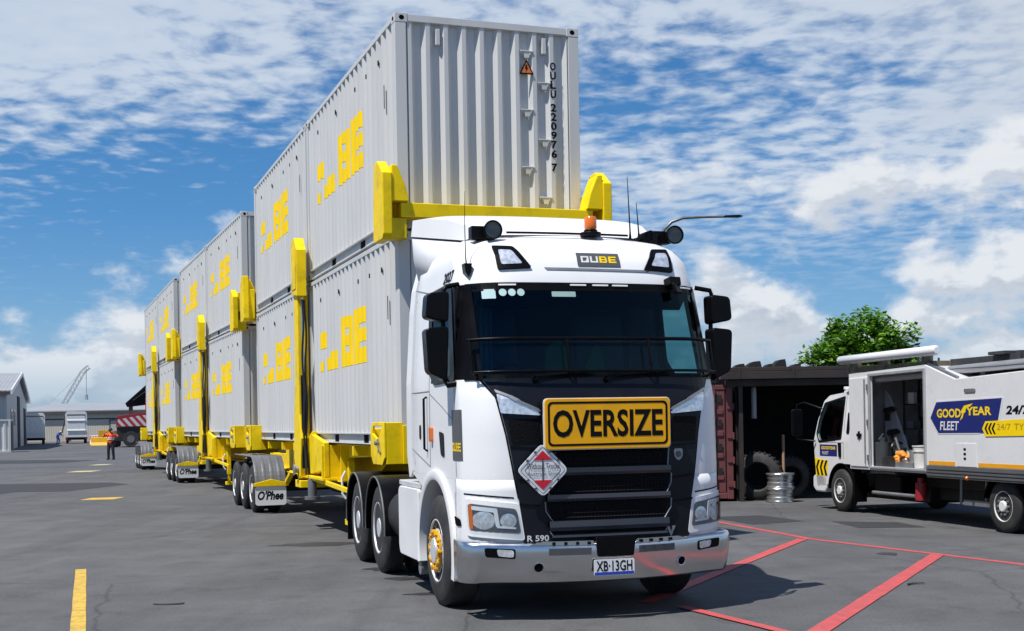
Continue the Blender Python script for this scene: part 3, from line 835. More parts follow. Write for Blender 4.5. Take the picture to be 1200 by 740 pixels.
def make_spacer(label, flip):
    """yellow frame between the two container layers; built for the front end, flipped for the rear"""
    root = thing('stacking_frame', label, 'frame', group='yellow stacking frames between the container layers')
    f = -1 if flip else 1
    def Y(a, b): return sorted((f*a, f*b))
    bm_ = MB(); bm_.box(-1.26, 1.26, *Y(-.30, -.055), 4.215, 4.395)
    bm_.build('cross_beam', YEL, root, bevel=.01)
    for sx in (-1, 1):
        g = MB(); x0, x1 = sorted((sx*1.50, sx*1.38))
        pl = [(-.36, 4.74), (-.36, 4.0), (-.30, 3.94), (.10, 3.94), (.16, 4.0), (.10, 4.90), (-.10, 4.92)]
        g.prism([(f*a, b) for a, b in pl], 'x', x0, x1)
        g.box(*sorted((sx*1.38, sx*1.25)), *Y(-.04, .10), 4.0, 4.62)
        xa, xb = sx*1.38, sx*1.16
        g.prism([(xa, 4.40), (xb, 4.40), (sx*1.21, 4.60), (sx*1.31, 4.84), (xa, 4.84)], 'y', *Y(-.34, -.055))
        g.box(*sorted((sx*1.38, sx*1.18)), *Y(-.28, -.02), 3.96, 4.21)
        g.build('corner_guide', YEL, root, bevel=.012)
    return root
sp_f = make_spacer('yellow stacking frame across the front of the leading trailer, above the truck cab', False)
sp_r = make_spacer('yellow stacking frame at the rear end of the leading trailer', True)
for t in range(3):
    for fl, src in ((0, sp_f), (1, sp_r)):
        o = src if t == 0 else copy_tree(src, label='yellow stacking frame at the %s end of the %s trailer' % (('front', 'rear')[fl], POS[t]))
        x, y = at_trailer(t, 0, 0 if not fl else 2*CL+.08)
        o.location = (x, y, 0); o.rotation_euler = (0, 0, TRAILERS[t][1])
# ------------------------------------------------------------------ the white prime mover
TX, TY, TA = .8336, 11.0915, .2938
truck = thing('prime_mover', 'large white truck towing the stacked containers, yellow OVERSIZE board on its black grille', 'truck', (TX, TY, 0), TA)
def lut(tab, z):
    if z <= tab[0][0]: return tab[0][1]
    for (a, p), (b, q) in zip(tab, tab[1:]):
        if z <= b: return p + (q-p)*(z-a)/(b-a)
    return tab[-1][1]
F0 = [(.3, .06), (.7, .07), (1.3, .07), (1.9, .10), (2.09, .17), (2.93, .42), (2.99, .43), (3.2, .52), (3.3, .62), (3.37, .75), (3.42, .95)]
WW = [(.3, 1.22), (2.09, 1.22), (2.93, 1.17), (3.2, 1.13), (3.3, 1.09), (3.37, 1.03), (3.42, .95)]
def yF(x, z):
    t = min(1.0, abs(x)/lut(WW, z)); return lut(F0, z) + .09*t*t + .30*t**8
def sF(u, v, off):
    e = .004
    n = Vector(((yF(u+e, v)-yF(u-e, v))/(2*e), -1, (yF(u, v+e)-yF(u, v-e))/(2*e))).normalized()
    return (u + n.x*off, yF(u, v) + n.y*off, v + n.z*off)
def sL(u, v, off): return (-lut(WW, v) - off, u, v)          # u = y on the viewer's left flank
def sR(u, v, off): return (lut(WW, v) + off, u, v)
YR = 2.42
NF = 33
TS = [sin(pi/2*(-1 + 2*i/(NF-1))) for i in range(NF)]
SIDE_FR = [.06, .16, .30, .45, .56, .72, .88]
def outline(z, yr=YR, sides=True):
    w = lut(WW, z); pts = [(w*t, yF(w*t, z), z) for t in TS]
    if not sides: return pts
    ye = pts[-1][1]
    right = [(w, ye + (yr-.1-ye)*f, z) for f in SIDE_FR] + [(w, yr-.1, z), (w-.03, yr-.03, z), (w-.1, yr, z)]
    left = [(-x, y, z_) for x, y, z_ in right][::-1]
    return pts + right + left
LV = [1.22, 1.30, 1.45, 1.6, 1.9, 2.0, 2.09, 2.35, 2.65, 2.93, 2.96, 3.05, 3.12, 3.2, 3.25, 3.3, 3.34, 3.37, 3.40, 3.42]
rings = [outline(z) for z in LV]
n = len(rings[0])
sh = MB(); sh.v = [p for r in rings for p in r]
BORD = .93
for i in range(len(LV)-1):
    zm = (LV[i]+LV[i+1])/2
    for j in range(n):
        k = (j+1) % n; mi = 0
        if 2.09 < zm < 2.93:
            if j < NF-1:
                tm = abs(TS[j]+TS[j+1])/2
                if tm < BORD: continue
                mi = 1
            else:
                q = j-(NF-1)
                nr = len(SIDE_FR)+3
                q = q if q <= nr-1 else 2*nr-q      # mirror index
                if 1 <= q <= 4: continue
                if q == 0: mi = 1
        sh.f.append([i*n+j, i*n+k, (i+1)*n+k, (i+1)*n+j]); sh.mi.append(mi)
o = len(sh.v)
top = [(x*.9, .95 + (y-.95)*.96 + .04, 3.455) for x, y, z in rings[-1]]
sh.v += top
b0 = (len(LV)-1)*n
for j in range(n):
    k = (j+1) % n; sh.f.append([b0+j, b0+k, o+k, o+j]); sh.mi.append(0)
sh.f.append([o+j for j in range(n)]); sh.mi.append(0)
sh.build('cab_shell', [WHITE, BLACK], truck, smooth=35)
# lower front corners, open underneath and behind
lf = MB(); rows = []
for z in (.62, .7, .8, 1.0, 1.12, 1.224):
    w = lut(WW, z); p = [(w*t, yF(w*t, z), z) for t in TS]
    rows.append([(-w, .70, z)] + [(-w, .55, z)] + p + [(w, .55, z), (w, .70, z)])
lf.grid(rows); lf.build('front_skirt', WHITE, truck, smooth=40, solid=.02)
AC = (1.40, .52)
for sgn, sS in ((-1, sL), (1, sR)):
    pn = MB()
    poly = [(.64, .38), (.64, 1.219), (2.42, 1.219), (1.98, 1.09)] + arc(AC[0], AC[1], .70, 52, 188, 14)
    slab(pn, poly, sS, -.03, .0, .12)
    pn.build('side_panel', WHITE, truck)
    fl = MB(); rows = []
    for a, r in [(aa, None) for aa in range(-14, 197, 6)]:
        c, s_ = cos(radians(a)), sin(radians(a)); xo = sgn*1.225
        rows.append([(xo - sgn*.05, AC[0]+.76*c, AC[1]+.76*s_), (xo + sgn*.022, AC[0]+.755*c, AC[1]+.755*s_), (xo + sgn*.035, AC[0]+.70*c, AC[1]+.70*s_), (xo + sgn*.02, AC[0]+.665*c, AC[1]+.665*s_), (xo - sgn*.16, AC[0]+.66*c, AC[1]+.66*s_)])
    fl.grid(rows); fl.build('wheel_arch', WHITE, truck, smooth=50)
    wl = MB(); rows = []
    for a in range(-10, 191, 10):
        c, s_ = cos(radians(a)), sin(radians(a))
        rows.append([(sgn*1.2, AC[0]+.69*c, AC[1]+.69*s_), (sgn*.70, AC[0]+.69*c, AC[1]+.69*s_)])
    wl.grid(rows); wl.build('arch_liner', BLACKM, truck, solid=.01)
    # door seams, flank creases
    sm = MB()
    def seam(pts, w=.006):
        for (a, b), (c, d) in zip(pts, pts[1:]):
            du, dv = c-a, d-b; L_ = sqrt(du*du+dv*dv); nu, nv = -dv/L_*w, du/L_*w
            sm.add([sS(a-nu, b-nv, .0025), sS(c-nu, d-nv, .0025), sS(c+nu, d+nv, .0025), sS(a+nu, b+nv, .0025)], [(0, 1, 2, 3)])
    seam([(.66, 2.09), (.64, 1.75), (.62, 1.24)]); seam([(1.58, 2.96), (1.62, 2.1), (1.62, 1.3)])
    seam([(.66, 1.72), (1.1, 1.86), (1.62, 2.0)], .004); seam([(1.62, 2.02), (2.40, 2.02)], .005); seam([(2.41, 3.06), (1.7, 2.96)], .006)
    seam([(2.30, 1.30), (2.30, 2.95)], .004); seam([(1.62, 1.3), (2.42, 1.46)], .005)
    sm.build('panel_groove', STEEL, truck)
    for z in (.84, .45):
        ss = MB(); slab(ss, rpoly([(.70, z+.05), (.50, z+.03), (.46, z-.02), (.58, z-.035), (.66, z-.02)], .015), lambda u, v, off: (sgn*(1.222+off), u, v), .0, .006, .3); ss.build('step_slot', BLACKM, truck)
    gh = MB(); gh.tube([(sgn*1.225, 1.72, 1.45), (sgn*1.255, 1.72, 1.47), (sgn*1.255, 1.72, 1.95), (sgn*1.225, 1.72, 1.97)], .012, 8); gh.build('grab_rail', BLACK, truck, smooth=60)
    hn = MB(); slab(hn, rpoly([(1.24, 1.64), (1.06, 1.62), (1.04, 1.40), (1.18, 1.42)], .03), sS, .001, .006)
    hn.build('door_handle', BLACK, truck)
    for q, (cy, cz) in enumerate(((1.52, 1.62),)):
        mk = MB(); slab(mk, rrect(cy-.035, cy+.035, cz-.08, cz+.06, .02), sS, .0, .03); mk.build('side_marker', ORANGE, truck, bevel=.006)
    lk = MB(); slab(lk, rrect(2.0, 2.07, 1.56, 1.70, .03), sS, .0, .006); lk.build('locker_latch', BLACK, truck)
    # flank glass
    zq = [2.11, 2.30, 2.60, 2.91]
    gl = MB(); gl.add(*(lambda V, F, E: ([sS(u, v, .004) for u, v in V], F))(*fill2d(rpoly([(.70, 2.10), (.95, 2.92), (1.62, 2.92), (1.57, 2.26), (1.38, 2.12)], .05), .3)))
    gl.build('door_window', GLASSD, truck)
    fr = MB(); outer = [(.60, 2.085), (.86, 2.955), (1.72, 2.955), (1.66, 2.22), (1.40, 2.07)]
    slab(fr, rpoly(outer, .06), sS, -.03, .012, .3, holes=[rpoly([(.76, 2.14), (.97, 2.88), (1.58, 2.88), (1.54, 2.30), (1.36, 2.16)], .05)])
    fr.build('window_frame', BLACK, truck)
    eb = MB(); eb.add([sS(.86, 2.965, .005), sS(1.75, 2.945, .005), sS(1.75, 2.96, .03), sS(.86, 2.98, .03)], [(0, 1, 2, 3)]); eb.build('drip_rail', STEEL, truck, solid=.012)
    # step block behind the front wheel, with bright top
    sk = MB(); x0, x1 = sorted((sgn*1.23, sgn*.85))
    sk.prism(rpoly([(2.16, .34), (3.06, .34), (3.12, .42), (3.12, 1.02), (3.06, 1.06), (2.16, 1.06)], .04), 'x', x0, x1)
    so = sk.build('side_locker', WHITE, truck, bevel=.02)
    tp = MB(); tp.box(*sorted((sgn*1.21, sgn*.80)), 2.14, 3.16, 1.066, 1.12); 
    tp.build('checker_step', ALLOY, so, bevel=.01)
    ft = MB(); ft.cyl((sgn*.93, 3.14, .70), (sgn*.93, 3.75, .70), .30, 24); ft.build('fuel_tank', DIRTY, truck, smooth=40)
    ex = MB(); ex.cyl((sgn*1.0, 2.25, .27), (sgn*1.20, 2.25, .27), .07, 14); ex.build('tow_pin', STEEL, truck, smooth=40)
    # cab fairing behind the door
    sf = MB(); slab(sf, rpoly([(2.43, 3.52), (2.63, 3.55), (2.66, 1.40), (2.56, 1.16), (2.43, 1.22)], .03), sS, -.03, .004, .25)
    sf.build('side_fairing', WHITE, truck, bevel=.006)
    # mirrors
    xa, xb = sgn*1.24, sgn*1.48
    for nm, poly in (('upper_mirror', [(xa+sgn*.02, 2.88), (xb-sgn*.02, 2.86), (xb, 2.64), (xa+sgn*.03, 2.60)]), ('main_mirror', [(xa+sgn*.03, 2.57), (xb, 2.55), (xb-sgn*.02, 2.16), (xa+sgn*.05, 2.08)])):
        mm = MB(); mm.prism(rpoly(poly, .045, 4), 'y', .60, .78); mo = mm.build(nm, BLACK, truck, bevel=.03, seg=3)
        mo.location = (0, 0, 0)
        mg = MB()
        cxm, czm = sum(p[0] for p in poly)/4, sum(p[1] for p in poly)/4
        mg.prism(rpoly([(cxm+(a-cxm)*.86, czm+(b-czm)*.86) for a, b in poly], .03), 'y', .781, .785); mg.build('mirror_glass', CHROME, mo)
    ma = MB(); ma.tube([(sgn*1.15, .72, 2.95), (sgn*1.28, .66, 2.92), (sgn*1.31, .68, 2.86)], .022, 8); ma.tube([(sgn*1.16, .56, 2.07), (sgn*1.28, .62, 2.05), (sgn*1.31, .68, 2.14)], .03, 8)
    ma.tube([(sgn*1.30, .70, 2.85), (sgn*1.30, .70, 2.15)], .022, 8); ma.build('mirror_bracket_frame', BLACK, truck, smooth=50)
    # headlight set
    hs_ = MB(); P = [(sgn*1.195, 1.062), (sgn*.80, 1.015), (sgn*.755, .70), (sgn*1.185, .735)]
    slab(hs_, rpoly(P, .03), sF, .0, .016, .05); hs_.build('headlight_surround', WHITE, truck, bevel=.005)
    bz = MB(); Q = [(sgn*1.175, 1.02), (sgn*.825, .972), (sgn*.79, .765), (sgn*1.165, .79)]
    slab(bz, rpoly(Q, .03), sF, .0165, .020, .05); bz.build('headlight_housing', mat('lamp_grey', (.17, .18, .20), .3, .6), truck)
    rf = MB()
    for cx, cz, a, b in ((1.07, .875, .080, .078), (.89, .872, .065, .062)):
        V = [(sgn*(cx + a*cos(t)), cz + b*sin(t)) for t in [2*pi*i/20 for i in range(20)]]
        rf.add([sF(u, v, .0215) for u, v in V] + [sF(sgn*cx, cz, .029)], [(i, (i+1) % 20, 20) for i in range(20)])
    rl = rf.build('reflector_pattern', LIGHTC, truck, smooth=60)
    dl = MB()
    slab(dl, rpoly([(sgn*1.15, .998), (sgn*.975, .978), (sgn*.955, .82), (sgn*.985, .82), (sgn*1.0, .945), (sgn*1.15, .965)], .01), sF, .021, .025, .05)
    slab(dl, rpoly([(sgn*.97, .83), (sgn*.83, .815), (sgn*.83, .80), (sgn*.98, .812)], .005), sF, .021, .025, .05)
    dl.build('running_light_border', mat('drl_white', (.85, .87, .9), .3), truck)
    am = MB(); slab(am, rpoly([(sgn*1.172, 1.01), (sgn*1.145, 1.005), (sgn*1.14, .80), (sgn*1.162, .80)], .005), sF, .021, .024, .05); am.build('indicator', ORANGE, truck)
    hg = MB(); slab(hg, rpoly([(sgn*1.18, 1.022), (sgn*.822, .975), (sgn*.787, .762), (sgn*1.168, .787)], .03), sF, .030, .034, .05); hg.build('headlight_lens', HLGLASS, truck)
    gv = MB(); slab(gv, [(sgn*1.205, 1.105), (sgn*.845, 1.072), (sgn*.845, 1.060), (sgn*1.205, 1.092)], sF, .0, .003, .05); gv.build('panel_groove', BLACK, truck)
    gv = MB(); slab(gv, [(sgn*1.06, 2.092), (sgn*.958, 1.93), (sgn*.888, 1.6), (sgn*.828, 1.22), (sgn*.80, 1.06), (sgn*.812, 1.06), (sgn*.842, 1.22), (sgn*.902, 1.6), (sgn*.974, 1.93), (sgn*1.075, 2.08)], sF, .0, .004, .05); gv.build('cheek_groove', BLACK, truck)
    # clear strip lamp beside the sign
    up = MB(); slab(up, rpoly([(sgn*.955, 1.955), (sgn*.62, 1.80), (sgn*.60, 1.765), (sgn*.93, 1.79)], .02), sF, .028, .036, .05); up.build('strip_lamp', LIGHTC, truck)
    uc = MB(); slab(uc, rpoly([(sgn*.965, 1.985), (sgn*.62, 1.825), (sgn*.60, 1.80), (sgn*.62, 1.80), (sgn*.957, 1.958)], .004), sF, .028, .044, .05); uc.build('lamp_brow', STEEL, truck)
    # roof lamp
    rlp = MB(); R_ = [(sgn*.845, 3.285), (sgn*.665, 3.275), (sgn*.535, 3.075), (sgn*.835, 3.06)]
    slab(rlp, rpoly(R_, .02), sF, -.01, .022, .05); ro = rlp.build('roof_lamp', BLACK, truck, bevel=.008)
    rl2 = MB(); c2 = (sgn*.74, 3.165)
    slab(rl2, rpoly([(c2[0]+(a-c2[0])*.62, c2[1]+(b-c2[1])*.6) for a, b in R_], .02), sF, .0225, .026, .05); rl2.build('lamp_lens', LIGHTC, ro)
    # round spot lamp on its bracket
    sb = MB(); sb.box(*sorted((sgn*.98, sgn*.80)), .86, .98, 3.38, 3.50); sb.bar((sgn*.80, .90, 3.40), (sgn*.70, .84, 3.32), .05, .03); sb.cyl((sgn*.84, .88, 3.36), (sgn*.84, .86, 3.47), .025, 10)
    so2 = sb.build('spot_bracket', BLACK, truck, bevel=.008)
    sp = MB(); cxp = sgn*.80 if sgn < 0 else .985
    sp.lathe([(-.005, .0), (-.002, .05), (-.006, .083), (-.018, .088), (.03, .082), (.07, .05), (.08, 0)], (cxp, .79, 3.455), 'y', 24)
    s3 = sp.build('spot_lamp', BLACK, truck, smooth=40)
    sl_ = MB(); sl_.lathe([(-.009, 0), (-.008, .045), (-.0065, .072)], (cxp, .79, 3.455), 'y', 24); sl_.build('spot_lens', LENSD, s3, smooth=60)
    # drive wheels, their guards
    for y in (4.29, 5.66):
        wheel_parts(truck, sgn*1.24, y, .52, .52, .27, 'dish', sgn, 'drive_wheel', dual=True)
        gd = MB(); rows = []
        for i in range(17):
            a = radians(185 - 190*i/16); c, s_ = cos(a), sin(a)
            rows.append([(sgn*1.27, y+.575*c, .52+.575*s_), (sgn*1.265, y+.60*c, .52+.60*s_), (sgn*1.20, y+.605*c, .52+.605*s_), (sgn*.60, y+.605*c, .52+.605*s_)])
        gd.grid(rows); gd.build('mudguard', BLACK, truck, smooth=50, solid=.008)
        ri = MB(); ri.tube([(sgn*1.272, y+.592*cos(radians(a)), .52+.592*sin(radians(a))) for a in range(185, -6, -10)], .010, 6); ri.build('guard_rim', GREYP, truck, smooth=60)
    fl_ = MB(); fl_.box(*sorted((sgn*1.25, sgn*.66)), 6.32, 6.335, .22, .80); fl_.build('mud_flap', BLACK, truck)
    wf = wheel_parts(truck, sgn*1.235, 1.40, .52, .52, .34, 'front', sgn, 'front_wheel')
    # yellow wheel-nut indicator ring
    ni = MB()
    for i in range(10):
        a0 = 2*pi*i/10; cy, cz = 1.40 + .172*cos(a0), .52 + .172*sin(a0)
        tip = Vector((0, -sin(a0), cos(a0)))*.05
        xx = sgn*1.262
        ni.cyl((sgn*1.225, cy, cz), (xx, cy, cz), .030, 10)
        ni.bar((xx-sgn*.015, cy, cz), (xx-sgn*.015, cy + .0 + tip.y, cz + tip.z), .02, .04, (1, 0, 0))
    ni.lathe([(sgn*1.228, .150), (sgn*1.245, .150), (sgn*1.245, .195), (sgn*1.228, .195)], (0, 1.40, .52), 'x', 30, closed=True)
    ni.build('nut_ring_stud', mat('indicator_yellow', (.80, .42, .01), .4), wf, smooth=40)

# dark grille panel
gp = MB(); G0 = [(-1.05, 2.088), (-.955, 1.93), (-.885, 1.6), (-.825, 1.22), (-.79, .95), (-.765, .655)]
gpoly = G0 + [(.765, .655)] + [(-a, b) for a, b in G0[::-1][1:]]
slab(gp, gpoly, sF, .0, .012, .06); gp.build('front_panel', CHAR, truck)
# recessed mesh fields and glossy bars
for z0, z1, w0, w1 in ((1.315, 1.77, .57, .56), (1.085, 1.245, .575, .545), (.865, 1.025, .57, .52), (.745, .775, .53, .52)):
    f = MB(); slab(f, rpoly([(-w0, z1), (w0, z1), (w1, z0), (-w1, z0)], .02), sF, .0125, .016, .08); f.build('grille_mesh', MESHB, truck)
    f = MB(); k = max(1, int((z1-z0)/.034))
    for i in range(k):
        z = z0 + (z1-z0)*(i+.5)/k
        rows = [[sF(-w1 + 2*w1*j/20, z-.006, .0165), sF(-w1 + 2*w1*j/20, z, .028), sF(-w1 + 2*w1*j/20, z+.006, .0165)] for j in range(21)]
        f.grid(rows)
    for i in range(34):
        x = -w1 + 2*w1*(i+.5)/34; f.grid([[sF(x-.004, z, .0165), sF(x, z, .024), sF(x+.004, z, .0165)] for z in (z0, z1)])
    f.build('grille_mesh_slat', mat('mesh_bar', (.016, .017, .020), .4, spec=.3), truck)
    for sx in (-1, 1):
        e = MB(); e.tube([sF(sx*(w0+.012), z1, .03), sF(sx*(w0+.008), (z0+z1)/2, .03), sF(sx*(w1-.01), z0-.02, .03)], .006, 6); e.build('grille_edge_trim', STEEL, truck, smooth=60)
for z, h, w in ((1.28, .062, .575), (1.055, .058, .565), (.815, .085, .55), (.722, .03, .53)):
    b = MB(); rows = []
    for i in range(25):
        x = -w + 2*w*i/24; rows.append([sF(x, z-h/2, .014), sF(x, z-h/2, .035), sF(x, z-h*.1, .055), sF(x, z+h/2, .048), sF(x, z+h/2, .014)])
    b.grid(rows); b.build('grille_bar', mat('grille_bar_grey', (.030, .033, .043), .28, spec=.5, coat=.2), truck, smooth=30)
for sx in (-1, 1):
    for z0, z1 in ((1.52, 1.74), ):
        f = MB(); slab(f, rpoly([(sx*.62, z1), (sx*.875, z1), (sx*.85, z0), (sx*.60, z0)], .02), sF, .0125, .016, .08); f.build('side_intake_mesh', MESHB, truck)
    for z in (1.48, 1.2, .99):
        f = MB(); slab(f, [(sx*.62, z+.012), (sx*(.80 if z < 1.3 else .86), z+.03), (sx*(.80 if z < 1.3 else .86), z+.012), (sx*.62, z-.004)], sF, .0125, .020, .08); f.build('panel_crease_groove', BLACK, truck)
cr = MB(); slab(cr, rpoly([(.625, 1.455), (.715, 1.455), (.71, 1.38), (.67, 1.345), (.63, 1.38)], .02), sF, .0125, .02, .1); cr.cur = 1
slab(cr, arc(.67, 1.405, .028, 0, 330, 10), sF, .0205, .024, .1); cr.build('crest', [STEEL, BADGE], truck)
v8 = MB(); slab(v8, [(.535, .775), (.565, .775), (.58, .725), (.595, .775), (.625, .775), (.585, .69), (.575, .69)], sF, .0125, .022, .1); v8.build('engine_emblem', STEEL, truck)
rt = MB(); put_text(rt, 'R 590', sF, -.738, -.55, .69, .742, off=.0135, bold=.02); rt.build('model_lettering', RIMW, truck)

# bumper
bp = MB(); zprof = [(.335, -.02), (.345, .03), (.50, .055), (.655, .045), (.70, .02)]
def bump(x):   # wrap-around plan
    return None
plan = [(-1.265, .78), (-1.27, .55)] + [(-1.27 + .20*(1-cos(radians(a))), .42 - .22*sin(radians(a))) for a in range(0, 91, 15)]
plan = [(-1.262, .60), (-1.27, .45)] + [(-1.27 + .19*(1-cos(radians(a))), .40 - .19*sin(radians(a))) for a in range(0, 76, 15)] + [(x, .20 - .26*(1-(abs(x)/1.02)**2)**.9 if abs(x) < 1.02 else .2) for x in (-.95, -.75, -.5, -.25)]
plan = plan + [(0, -.06)] + [(-a, b) for a, b in plan[::-1]]
rows = []
for z, off in ((.325, .12), (.330, .06), (.35, .032), (.44, .004), (.56, -.018), (.635, -.024), (.662, -.014), (.674, .004), (.675, .06)):
    rr = []
    for a, b in plan:
        t = min(1, abs(a)/1.27); rr.append((a*(1-off*.25*t), b+off, z + (.02*t*t if z > .6 else -.0)))
    rows.append(rr)
bp.grid(rows)
bo = bp.build('bumper', CHROME, truck, smooth=45, solid=.01)
def yB(x):
    x = abs(x)
    pl = [(a, b) for a, b in plan if a >= 0]
    pl.sort()
    return lut(pl, x)
def sB(u, v, off): return (u, yB(u) + lut([(.33, .06), (.35, .032), (.44, .004), (.56, -.018), (.635, -.024), (.70, -.024)], v) - .002 - off, v)
for sx in (-1, 1):
    for x in (.24, .34, .44, .54):
        d = MB(); slab(d, [(sx*x-.012, .66), (sx*x+.012, .66), (sx*x+.012, .685), (sx*x-.012, .685)], sB, .0, .012, .1); d.build('bumper_stud', BLACK, bo)
    s_ = MB(); slab(s_, [(sx*.22, .572), (sx*.58, .572), (sx*.58, .632), (sx*.22, .632)], sB, -.005, .004, .1); s_.build('bumper_slot', BADGE, bo)
    h = MB(); slab(h, arc(sx*.66, .47, .034, 0, 345, 14), sB, -.005, .004, .1); h.build('tow_hole', BLACKM, bo)
    h = MB(); h.tube([sB(sx*.66 + .042*cos(radians(a)), .47 + .042*sin(radians(a)), .003) for a in range(0, 361, 24)], .007, 6); h.build('tow_hole_rim', CHROME, bo, smooth=60)
    f = MB(); slab(f, rpoly([(sx*1.10, .645), (sx*.85, .632), (sx*.85, .545), (sx*1.09, .565)], .02), sB, .0, .008, .05); fo = f.build('fog_lamp', BLACK, bo)
    f = MB(); slab(f, rpoly([(sx*1.0, .632), (sx*.865, .622), (sx*.865, .56), (sx*.99, .572)], .02), sB, .0085, .014, .05); f.build('fog_lens', LIGHTC, fo)
    tp_ = MB(); slab(tp_, [(sx*.20, .692), (sx*.62, .692), (sx*.74, .662), (sx*.20, .655)], sB, -.02, -.002, .1); tp_.build('bumper_top_plate', CHROME, bo)
cb = MB(); slab(cb, rpoly([(-.185, .72), (.185, .72), (.165, .55), (-.165, .55)], .015), sB, -.02, .012, .2); cb.build('radar_cover', BLACK, bo, bevel=.008)
SPL = lambda u, v, off: (u, -.074-off, v)
pl_ = MB(); slab(pl_, rrect(-.205, .165, .388, .528, .015, 3), SPL, .008, .014, .2); po = pl_.build('number_plate', mat('plate_white', (.78, .79, .80), .4), truck)
pb = MB(); slab(pb, [(-.20, .393), (.16, .393), (.16, .418), (-.20, .418)], SPL, .0145, .0155, .2); pb.build('plate_band', BLUE, po)
px_ = MB(); put_text(px_, 'XB\u00b713GH', SPL, -.185, .145, .425, .515, off=.016, bold=.018); px_.build('plate_lettering', INK, po)

# OVERSIZE board and diamond placard
def flatS(y0): return lambda u, v, off: (u, y0 - off, v)
SG = flatS(-.035)
sg = MB(); slab(sg, rrect(-.605, .545, 1.475, 1.905, .035), SG, -.03, .0, .5); sgo = sg.build('oversize_board', SIGNY, truck, bevel=.004)
bd = MB(); slab(bd, rrect(-.580, .520, 1.502, 1.880, .04), SG, .0, .002, .5, holes=[rrect(-.562, .502, 1.520, 1.862, .032)]); bd.build('board_border', INK, sgo)
lt = MB(); put_text(lt, 'OVERSIZE', SG, -.535, .475, 1.575, 1.81, off=.0025, bold=.024); lt.build('board_lettering', INK, sgo)
ed = MB(); slab(ed, rrect(-.612, .552, 1.468, 1.912, .04), SG, -.034, -.012, .5); ed.build('board_rim', RIMW, sgo)
bk = MB()
for x in (-.4, .35):
    bk.box(x-.03, x+.03, -.005, .10, 1.60, 1.78)
bk.build('board_mount_rim', BLACK, sgo)
cx, cz, r = -.625, 1.302, .232
def dia(k, rnd=.02): return rpoly([(cx, cz+r*k), (cx+r*k, cz), (cx, cz-r*k), (cx-r*k, cz)], rnd)
DS = flatS(-.012)
dm = MB(); slab(dm, dia(1.0, .05), DS, -.012, .0, .5); dmo = dm.build('diamond_placard', mat('placard_white', (.75, .76, .78), .4, var=.04), truck)
db = MB()
for k0, k1 in ((.875, .86), (.72, .70)): slab(db, dia(k0, .02), DS, .0, .002, .5, holes=[dia(k1, .018)])
for sx, sz in ((-1, 1), (1, 1), (-1, -1), (1, -1)):
    for e in (.3, .62):
        c0 = (cx + sx*r*e*.95, cz + sz*r*(1-e)*.95); slab(db, rrect(c0[0]-.011, c0[0]+.011, c0[1]-.008, c0[1]+.008, .004), DS, .0, .006, .5)
slab(db, rrect(cx-.006, cx+.006, cz-.10, cz+.10, .003), DS, .0, .004, .5)
db.build('placard_border', BADGE, dmo)
for sz in (1, -1):
    tr = MB(); slab(tr, rpoly([(cx, cz+sz*r*.72), (cx+.085, cz+sz*.085), (cx-.085, cz+sz*.085)], .01), DS, .002, .004, .5); tr.build('red_triangle', RED, dmo)
dt = MB(); put_text(dt, 'Without Trucks', DS, cx-.145, cx+.15, cz+.012, cz+.058, off=.0065, bold=.01); dt.build('placard_lettering', BADGE, dmo)
dt = MB(); put_text(dt, 'Australia Stops', DS, cx-.14, cx+.15, cz-.058, cz-.012, off=.0065)
dt.build('placard_lettering', BADGE, dmo)

# windscreen and what sits on or behind it
ws = MB(); ws.add(*(lambda V, F, E: ([sF(u, v, .006) for u, v in V], F))(*fill2d(rpoly([(-1.085, 2.095), (-1.095, 2.925), (1.095, 2.925), (1.085, 2.095)], .06), .12))); wso = ws.build('windscreen', GLASS, truck)
wt = MB()
slab(wt, [(-1.10, 2.87), (-1.095, 2.945), (1.095, 2.945), (1.10, 2.87)], sF, .0065, .010, .12)
wt.build('screen_top_border', BLACK, truck)
wb = MB(); slab(wb, [(-1.10, 2.075), (-1.10, 2.125), (1.10, 2.125), (1.10, 2.075)], sF, .0065, .010, .12); wb.build('screen_bottom_border', BLACK, truck)
for sx in (-1, 1):
    w_ = MB(); slab(w_, [(sx*1.04, 2.08), (sx*1.055, 2.94), (sx*1.14, 2.94), (sx*1.17, 2.08)], sF, .0065, .010, .05); w_.build('pillar_trim', BLACK, truck)
st = MB(); slab(st, rrect(-.985, -.875, 2.80, 2.885, .006), sF, .0072, .0085, .1); st.build('permit_sticker', mat('sticker_pale', (.45, .62, .64), .5), wso)
for i in range(3):
    st = MB(); slab(st, arc(-.815 + .078*i, 2.852, .033, 0, 345, 14), sF, .0105, .012, .1); st.build('round_sticker', MATS['sticker_pale'], wso)
st = MB(); slab(st, rrect(-.38, -.16, 2.815, 2.862, .006), sF, .0072, .0085, .1); st.build('strip_sticker', mat('sticker_green', (.30, .45, .42), .5), wso)
for x in (-.77, -.13, .08, .27, .95):
    ml = MB(); slab(ml, rrect(x-.075, x+.075, 2.912, 2.926, .004), sF, .0105, .022, .1); ml.build('marker_light', RIMW, truck)
